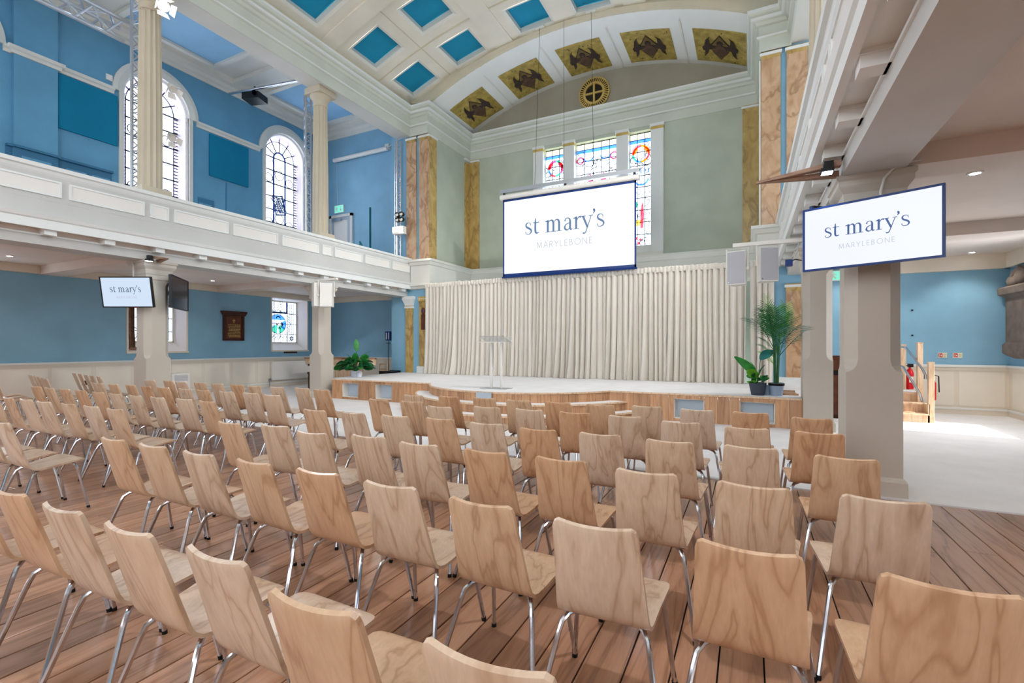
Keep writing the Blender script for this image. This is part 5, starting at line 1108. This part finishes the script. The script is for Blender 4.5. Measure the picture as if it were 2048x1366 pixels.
# projector on its bar
tag(MB().tube([(-12.87, 10.85, 10.25), (-16.7, 10.85, 10.68)], .045, 10).build('projector_bar', 'aluminium', smooth=True), 'silver bar running from the far column to the left wall', 'bar')
t = thing('projector', 'dark projector hanging from the silver bar over the left gallery', 'projector', (-15.3, 10.85, 10.1)); MB().obox((-15.3, 10.85, 10.2), .62, .5, .22, .3).build('body', 'black_plastic', t); MB().tube([(-15.0, 10.62, 10.2), (-14.93, 10.56, 10.19)], .07, 12).build('lens', 'glass_dark', t); MB().tube([(-15.3, 10.85, 10.3), (-15.3, 10.85, 10.6)], .03, 8).build('hanger', 'black_plastic', t)
lt = thing('lattice_panel', 'tilted blue lattice panel hanging in front of the far arched window', 'panel', (-17.3, 13.35, 7.4), rx=.22)
for nm, a in (('frame_bar', (-.24, -.4, .24, -.35)), ('frame_bar', (-.24, .35, .24, .4)), ('frame_bar', (-.24, -.4, -.2, .4)), ('frame_bar', (.2, -.4, .24, .4))): MB().box(-.02, a[0], a[1], .02, a[2], a[3]).build(nm, 'navy_bezel', lt, local=True)
for k in range(5):
    MB().obox((0, -.16 + .08 * k, 0), .02, .03, .72, 0, .5).build('lattice_bar', 'navy_bezel', lt, local=True); MB().obox((.01, -.16 + .08 * k, 0), .02, .03, .72, 0, -.5).build('lattice_bar', 'navy_bezel', lt, local=True)
MB().tube([(-17.2, 13.35, 7.75), (-17.2, 13.35, 10.5)], .008, 5).build('hanging_wire', 'lead', lt)
# aisle downlights
DL = [('warm downlight in the aisle ceiling at the far left', -15.7, 4.86), ('warm downlight in the left aisle ceiling before the memorial board', -15.72, 9.66), ('downlight in the right aisle ceiling beside the big television', 2.5, 7.8), ('small far downlight in the right aisle ceiling near the end wall', 4.56, 14.4)]
for lb, x, y in DL:
    t = thing('downlight', lb, 'lamp', (x, y, 3.78), group='recessed aisle downlights'); MB().lathe(x, y, [(.08, 3.765), (.08, 3.78), (.055, 3.78), (.055, 3.765), (.08, 3.765)], 16, False).build('trim_ring', 'white_plastic', t); MB().lathe(x, y, [(.056, 3.767), (.056, 3.776)], 16).build('lens', 'lamp_white', t)
for x in (-15.7, -13.6):
    for y in (-3.0, .2, 4.86, 9.66): light('downlight_beam', 'SPOT', (x, y, 3.74), 34, (1, .86, .68), (x, y, 0), spot=120, rad=.06)
for x in (2.5, 4.56):
    for y in (3.2, 7.8, 12.2, 14.2): light('downlight_beam', 'SPOT', (x, y, 3.74), 110, (1, .92, .82), (x, y, 0), spot=120, rad=.06)
# ================================================================== RIGHT AISLE
t = thing('side_steps', 'oak side steps with newel posts and steel handrails', 'steps', (3.0, 13.2, 0))
for k in range(3):
    y = 12.95 + .3 * k; box('riser', 'oak_pale', 2.3, y, .2 * k, 3.42, y + .02, .2 * (k + 1) - .03, t); box('tread', 'oak_pale', 2.3, y - .03, .2 * (k + 1) - .03, 3.42, y + .32, .2 * (k + 1), t)
box('string_board', 'oak_pale', 3.4, 12.95, 0, 3.43, 13.9, .4, t)
for x, y, z0, z1 in ((3.46, 13.0, 0, 1.3), (3.4, 13.5, .38, 1.72), (3.28, 14.25, .6, 1.68)): MB().loft([sq8(x, y, .05, .008, z0), sq8(x, y, .05, .008, z1 - .03), sq8(x, y, .055, .008, z1 - .02), sq8(x, y, .055, .008, z1)]).build('newel_post', 'oak_pale', t)
MB().tube([(2.6, 14.3, 1.64), (3.16, 14.25, 1.64), (3.25, 13.9, 1.6), (3.36, 13.2, 1.16), (3.37, 13.0, 1.02), (3.37, 13.02, .94)], .025, 8).build('handrail', 'chrome', t, smooth=True); MB().tube([(2.6, 14.3, 1.2), (3.1, 14.25, 1.2), (3.2, 13.9, 1.16), (3.33, 13.2, .6), (3.34, 13.1, .45)], .025, 8).build('handrail', 'chrome', t, smooth=True)
t = thing('fire_extinguisher', 'red fire extinguisher with black hose behind the side steps', 'extinguisher', (3.45, 14.6, .6)); MB().lathe(3.42, 14.3, [(.07, .62), (.075, .64), (.075, 1.0), (.05, 1.08), (.025, 1.1), (.025, 1.16)], 16).build('cylinder', 'red_paint', t, smooth=True); MB().tube([(3.42, 14.28, 1.16), (3.33, 14.26, 1.18), (3.27, 14.25, 1.05), (3.27, 14.25, .8), (3.33, 14.25, .66)], .014, 6).build('hose', 'black_rubber', t, smooth=True); box('valve', 'black_plastic', 3.38, 14.26, 1.14, 3.48, 14.34, 1.22, t); box('label_plate', 'sign_cream', 3.39, 14.222, .78, 3.47, 14.228, .92, t)
t = thing('fire_extinguisher', 'second fire extinguisher partly hidden behind the lowest newel post', 'extinguisher', (3.75, 14.4, 0)); MB().lathe(3.72, 13.9, [(.07, .42), (.075, .44), (.075, .8), (.03, .9), (.025, .98)], 16).build('cylinder', 'red_paint', t, smooth=True); MB().tube([(3.74, 13.85, .98), (3.82, 13.84, .96), (3.83, 13.84, .6)], .012, 6).build('hose', 'black_rubber', t); MB().tube([(3.72, 13.9, 0), (3.72, 13.9, .42)], .02, 6).build('stand', 'chrome', t)
for i, (x0, x1) in enumerate(((4.11, 4.28), (4.39, 4.56))):
    t = thing('fire_notice', ['left of two small fire notices on the right end wall', 'right of two small fire notices on the right end wall'][i], 'sign', (x0, YER, 1.36), group='fire notices on the right end wall'); box('plate', 'sign_cream', x0, YER - .012, 1.355, x1, YER, 1.475, t); box('red_square', 'sign_red', x0 + .012, YER - .016, 1.37, x0 + .085, YER - .012, 1.46, t); box('extinguisher_symbol', 'white_plastic', x0 + .026, YER - .019, 1.385, x0 + .042, YER - .016, 1.445, t); box('flame_symbol', 'white_plastic', x0 + .055, YER - .019, 1.395, x0 + .072, YER - .016, 1.43, t)
    for k in range(3): box('text_line', 'gold_paint', x0 + .1, YER - .015, 1.385 + .025 * k, x1 - .012, YER - .012, 1.395 + .025 * k, t)
t = thing('wall_monument', 'weathered grey-brown stone monument with carved figure on the right wall', 'monument', (XR - .1, 14.2, 1.4)); x1 = XR
MB().box(x1 - .16, 13.55, 1.7, x1, 14.72, 2.72).build('tablet', 'stone_dark', t)
MB().loft([[(x1 - a, 13.55 - b_, z), (x1 - a, 14.72 + b_, z), (x1, 14.72 + b_, z), (x1, 13.55 - b_, z)] for a, b_, z in ((.16, 0, 2.72), (.2, .03, 2.76), (.26, .1, 2.8), (.27, .11, 2.93), (.24, .08, 2.97))]).build('cornice', 'stone_dark', t)
MB().loft([[(x1 - a, 13.55 - b_, z), (x1 - a, 14.72 + b_, z), (x1, 14.72 + b_, z), (x1, 13.55 - b_, z)] for a, b_, z in ((.08, -.2, 1.36), (.16, -.05, 1.42), (.2, .05, 1.48), (.2, .06, 1.66), (.16, .02, 1.72))]).build('corbel', 'stone_dark', t, smooth=False)
mb = MB(); mb.ball((x1 - .12, 14.4, 3.08), .12, .24, .15, 12, 8); mb.ball((x1 - .12, 14.05, 3.14), .12, .3, .17, 12, 8); mb.ball((x1 - .13, 13.75, 3.2), .1, .12, .13, 10, 7); mb.tube([(x1 - .14, 14.6, 2.98), (x1 - .15, 14.35, 3.22), (x1 - .14, 14.1, 3.32), (x1 - .13, 13.8, 3.18)], [.05, .07, .07, .05], 8); mb.build('carved_figure', 'stone_dark', t, smooth=True)
d = struct(box('door_2', 'white_plastic', 1.7, YER - .03, .61, 2.5, YER, 2.85)); box('door_architrave', 'stone_white', 1.55, YER - .08, 2.8, 2.65, YER, 2.95, d); box('architrave_cap', 'stone_white', 1.5, YER - .12, 2.93, 2.7, YER, 2.99, d); box('door_leaf_panel', 'stone_white', 1.85, YER - .04, 1.8, 2.35, YER - .03, 2.65, d); box('push_bar', 'aluminium', 1.75, YER - .1, 1.5, 2.45, YER - .04, 1.6, d)
t = thing('dark_cabinet', 'dark brown wooden cabinet glimpsed between the two right columns', 'cabinet', (2.0, 13.0, 0)); box('body', 'dark_wood_paint', 1.6, 12.85, 0, 2.25, 13.3, 1.42, t); box('drawer_front', 'plaque_wood', 1.62, 12.83, 1.1, 2.23, 12.85, 1.4, t); box('gap_shade_strip', 'black_rubber', 1.64, 12.835, 1.0, 2.21, 12.85, 1.08, t); box('door', 'plaque_wood', 1.62, 12.83, .1, 2.23, 12.85, .98, t)  # black strip paints the shade of an open gap below the drawer
cb = box('camera_box', 'navy_bezel', .62, 10.3, 3.14, .74, 10.42, 3.26); MB().tube([(.7, 10.36, 3.22), (.8, 10.6, 3.3), (.96, 10.85, 3.3)], .012, 6).build('bracket', 'black_plastic', cb)
tag(cb, 'small navy lamp box between the loudspeaker and the right column', 'lamp')
for i, (x, z) in enumerate(((3.42, 2.52), (3.42, 1.9))): tag(MB().tube([(3.62, YER, z + .3 * (1 - i) * 0), (3.62, YER - .03, z)], .02, 8).build('wall_fixing', 'black_plastic'), ['upper small fixing on the right blue wall', 'lower small fixing on the right blue wall'][i], 'fixing')
# ================================================================== CHAIRS
def chair_proto(label, caps):
    t = thing('plywood_chair', label, 'chair', (0, 0, 0))
    P = [(.0, .936, .150, .022), (.004, .926, .168, .024), (.010, .905, .176, .024), (.03, .84, .179, .024), (.058, .75, .184, .022), (.088, .65, .19, .018), (.112, .57, .195, .012), (.126, .525, .198, .006), (.142, .494, .2, .003), (.168, .474, .202, 0), (.205, .466, .204, -.002), (.26, .470, .208, -.003), (.33, .482, .216, -.003), (.41, .496, .227, -.003), (.475, .503, .235, -.002), (.515, .503, .232, 0), (.54, .498, .215, 0), (.555, .492, .175, 0), (.558, .490, .12, 0)]
    nu = 8; th = .017; top = []; bot = []; n = len(P)
    for i, (y, z, w_, c) in enumerate(P):
        a = P[max(i - 1, 0)]; b_ = P[min(i + 1, n - 1)]; ty, tz = b_[0] - a[0], b_[1] - a[1]; l = math.hypot(ty, tz); ny, nz = -tz / l, ty / l      # normal towards sitter
        for lst, o in ((top, 0), (bot, -th)):
            row = []
            for k in range(nu + 1):
                u = -1 + 2 * k / nu; dd = c * (u * u - 1) + .0; back = 1 if i < 9 else 0
                row.append((u * w_, y + ny * (o + dd), z + nz * (o + dd)))
            lst.append(row)
    mb = MB(); R = []
    for a, b_ in zip(top, bot): R.append(a + b_[::-1])
    mb.loft(R, cap=False); m_ = nu + 1
    for q in (0, n - 1):
        base = q * 2 * m_
        for k in range(nu): mb.f.append((base + k, base + k + 1, base + 2 * m_ - 2 - k, base + 2 * m_ - 1 - k))
    sh = mb.build('seat_shell', 'plywood', t, smooth=True, local=True)
    r = .0125
    for s in (-1, 1):
        rear = MB().tube([(s * .05, .30, .458), (s * .12, .235, .450), (s * .165, .185, .440), (s * .187, .155, .415), (s * .198, .135, .37), (s * .265, .01, .012)], r, 8).build('leg', 'chrome', t, smooth=True, local=True)
        fr_ = MB().tube([(s * .05, .36, .466), (s * .14, .42, .474), (s * .185, .452, .468), (s * .205, .470, .44), (s * .212, .480, .40), (s * .252, .55, .012)], r, 8).build('leg', 'chrome', t, smooth=True, local=True)
        if caps:
            MB().tube([(s * .264, .012, .022), (s * .266, .008, 0)], .0145, 8).build('foot_cap', 'black_rubber', rear, local=True); MB().tube([(s * .251, .549, .022), (s * .253, .552, 0)], .0145, 8).build('foot_cap', 'black_rubber', fr_, local=True)
    mb = MB(); mb.box(-.06, .29, .445, .06, .37, .464); mb.tube([(-.14, .24, .452), (.14, .24, .452)], .009, 6); mb.build('under_frame', 'chrome', t, local=True)
    return t
F_ = .871
RAW = {
'R0': [(-4.33, 1.15), (-3.73, 1.17), (-3.13, 1.17), (-2.53, 1.17), (-1.93, 1.18), (-1.30, 1.10), (-.65, 1.11)],
'R1': [(-5.02, 2.23), (-4.43, 2.23), (-3.81, 2.23), (-3.18, 2.24), (-2.56, 2.25), (-1.95, 2.23), (-1.27, 2.19), (-.64, 2.15), (.01, 2.18), (.63, 2.15)],
'R2': [(-4.96, 3.25), (-4.40, 3.34), (-3.67, 3.23), (-3.10, 3.33), (-2.51, 3.26), (-1.84, 3.27), (-1.24, 3.28), (-.63, 3.20), (-.01, 3.17), (.63, 3.20)],
'R3': [(-4.97, 4.38), (-4.33, 4.41), (-3.67, 4.43), (-3.13, 4.48), (-2.51, 4.43), (-1.88, 4.35), (-1.28, 4.37), (-.65, 4.32), (-.02, 4.35), (.61, 4.25)],
'R4': [(-5.13, 5.66), (-4.52, 5.67), (-3.65, 5.37), (-3.12, 5.61), (-2.56, 5.64), (-1.93, 5.62), (-1.31, 5.60), (-.67, 5.43), (-.01, 5.34), (.58, 5.35)],
'R5': [(-4.96, 6.39), (-4.33, 6.50), (-3.68, 6.54), (-3.09, 6.50), (-2.50, 6.53), (-1.85, 6.50), (-1.27, 6.64), (-.61, 6.57), (-.02, 6.59), (.58, 6.38)],
'L0': [(-8.45, 2.18), (-7.86, 2.18), (-7.26, 2.18)],
'L1': [(-10.98, 3.27), (-10.44, 3.24), (-9.90, 3.25), (-9.13, 3.21), (-8.72, 3.31), (-8.07, 3.33), (-7.42, 3.31)],
'L2': [(-12.95, 4.43), (-12.13, 4.37), (-11.60, 4.37), (-10.93, 4.35), (-10.36, 4.34), (-9.71, 4.29), (-9.06, 4.28), (-8.47, 4.30), (-8.09, 4.43), (-7.28, 4.35)],
'L3': [(-12.69, 5.35), (-12.13, 5.36), (-11.66, 5.43), (-10.82, 5.35), (-10.19, 5.33), (-9.80, 5.46), (-9.03, 5.37), (-8.52, 5.45), (-7.96, 5.51), (-7.15, 5.35)],
'L4': [(-12.55, 6.32), (-12.30, 6.52), (-11.34, 6.34), (-10.89, 6.45), (-10.37, 6.44), (-9.75, 6.49), (-8.97, 6.34), (-8.53, 6.47), (-8.05, 6.64), (-7.30, 6.41)],
'F1': [(-18.0, 6.96), (-17.35, 6.84), (-16.7, 6.72), (-16.03, 6.58), (-15.37, 6.46)],
'F0': [(-18.1, 6.02), (-17.45, 5.9), (-16.8, 5.75), (-16.13, 5.6), (-15.47, 5.44)],
'F2': [(-17.8, 5.06), (-17.1, 4.94), (-16.4, 4.82)],
}
ORD = ['first', 'second', 'third', 'fourth', 'fifth', 'sixth', 'seventh', 'eighth', 'ninth', 'tenth']
RN = {'R0': 'nearest centre row', 'R1': 'second-nearest centre row', 'R2': 'third centre row', 'R3': 'fourth centre row', 'R4': 'fifth centre row', 'R5': 'centre row by the stage',
      'L0': 'nearest left block row', 'L1': 'second left block row', 'L2': 'third left block row', 'L3': 'fourth left block row', 'L4': 'left block row by the stage', 'F0': 'middle angled row by left wall', 'F1': 'far angled row by left wall', 'F2': 'nearest angled row by left wall'}
protoA = chair_proto('', True); protoB = chair_proto('', False); usedA = usedB = False
rnd = random.Random(21)
for key, cs in RAW.items():
    my = sum(y for _, y in cs) / len(cs); n = len(cs); mi = (n - 1) / 2
    mx_ = sum(x for x, _ in cs) / n; pit = max(.632, sum((i - mi) * (x - mx_) for i, (x, _) in enumerate(cs)) / sum((i - mi) ** 2 for i in range(n)))
    if key == 'L1': mx_ = cs[-1][0] - pit * mi
    xf = [mx_ + pit * (i - mi) for i in range(n)]
    for i, (x, y) in enumerate(cs):
        if key[0] == 'L': x, y = xf[i], my * .6 + y * .4
        elif key[0] == 'R': x = xf[i] * .7 + x * .3
        near = key in ('R0', 'R1', 'R2', 'L0', 'L1')
        if near: o = protoA if not usedA else dup(protoA); usedA = True
        else: o = protoB if not usedB else dup(protoB); usedB = True
        o.location = (x * F_ * K, y * F_ * K, 0.012 * K if y * F_ > 6.36 else 0)
        o.rotation_euler = (0, 0, math.radians(rnd.uniform(-2.5, 2.5)) + (-.2 if key[0] == 'F' else 0))
        pos = n - 1 - i
        who = 'rightmost chair' if pos == 0 else ('leftmost chair' if i == 0 else '%s chair from the right' % ORD[pos])
        tag(o, 'plywood chair with chrome legs, %s, %s' % (who, RN[key]), 'chair', 'plywood chairs in rows')
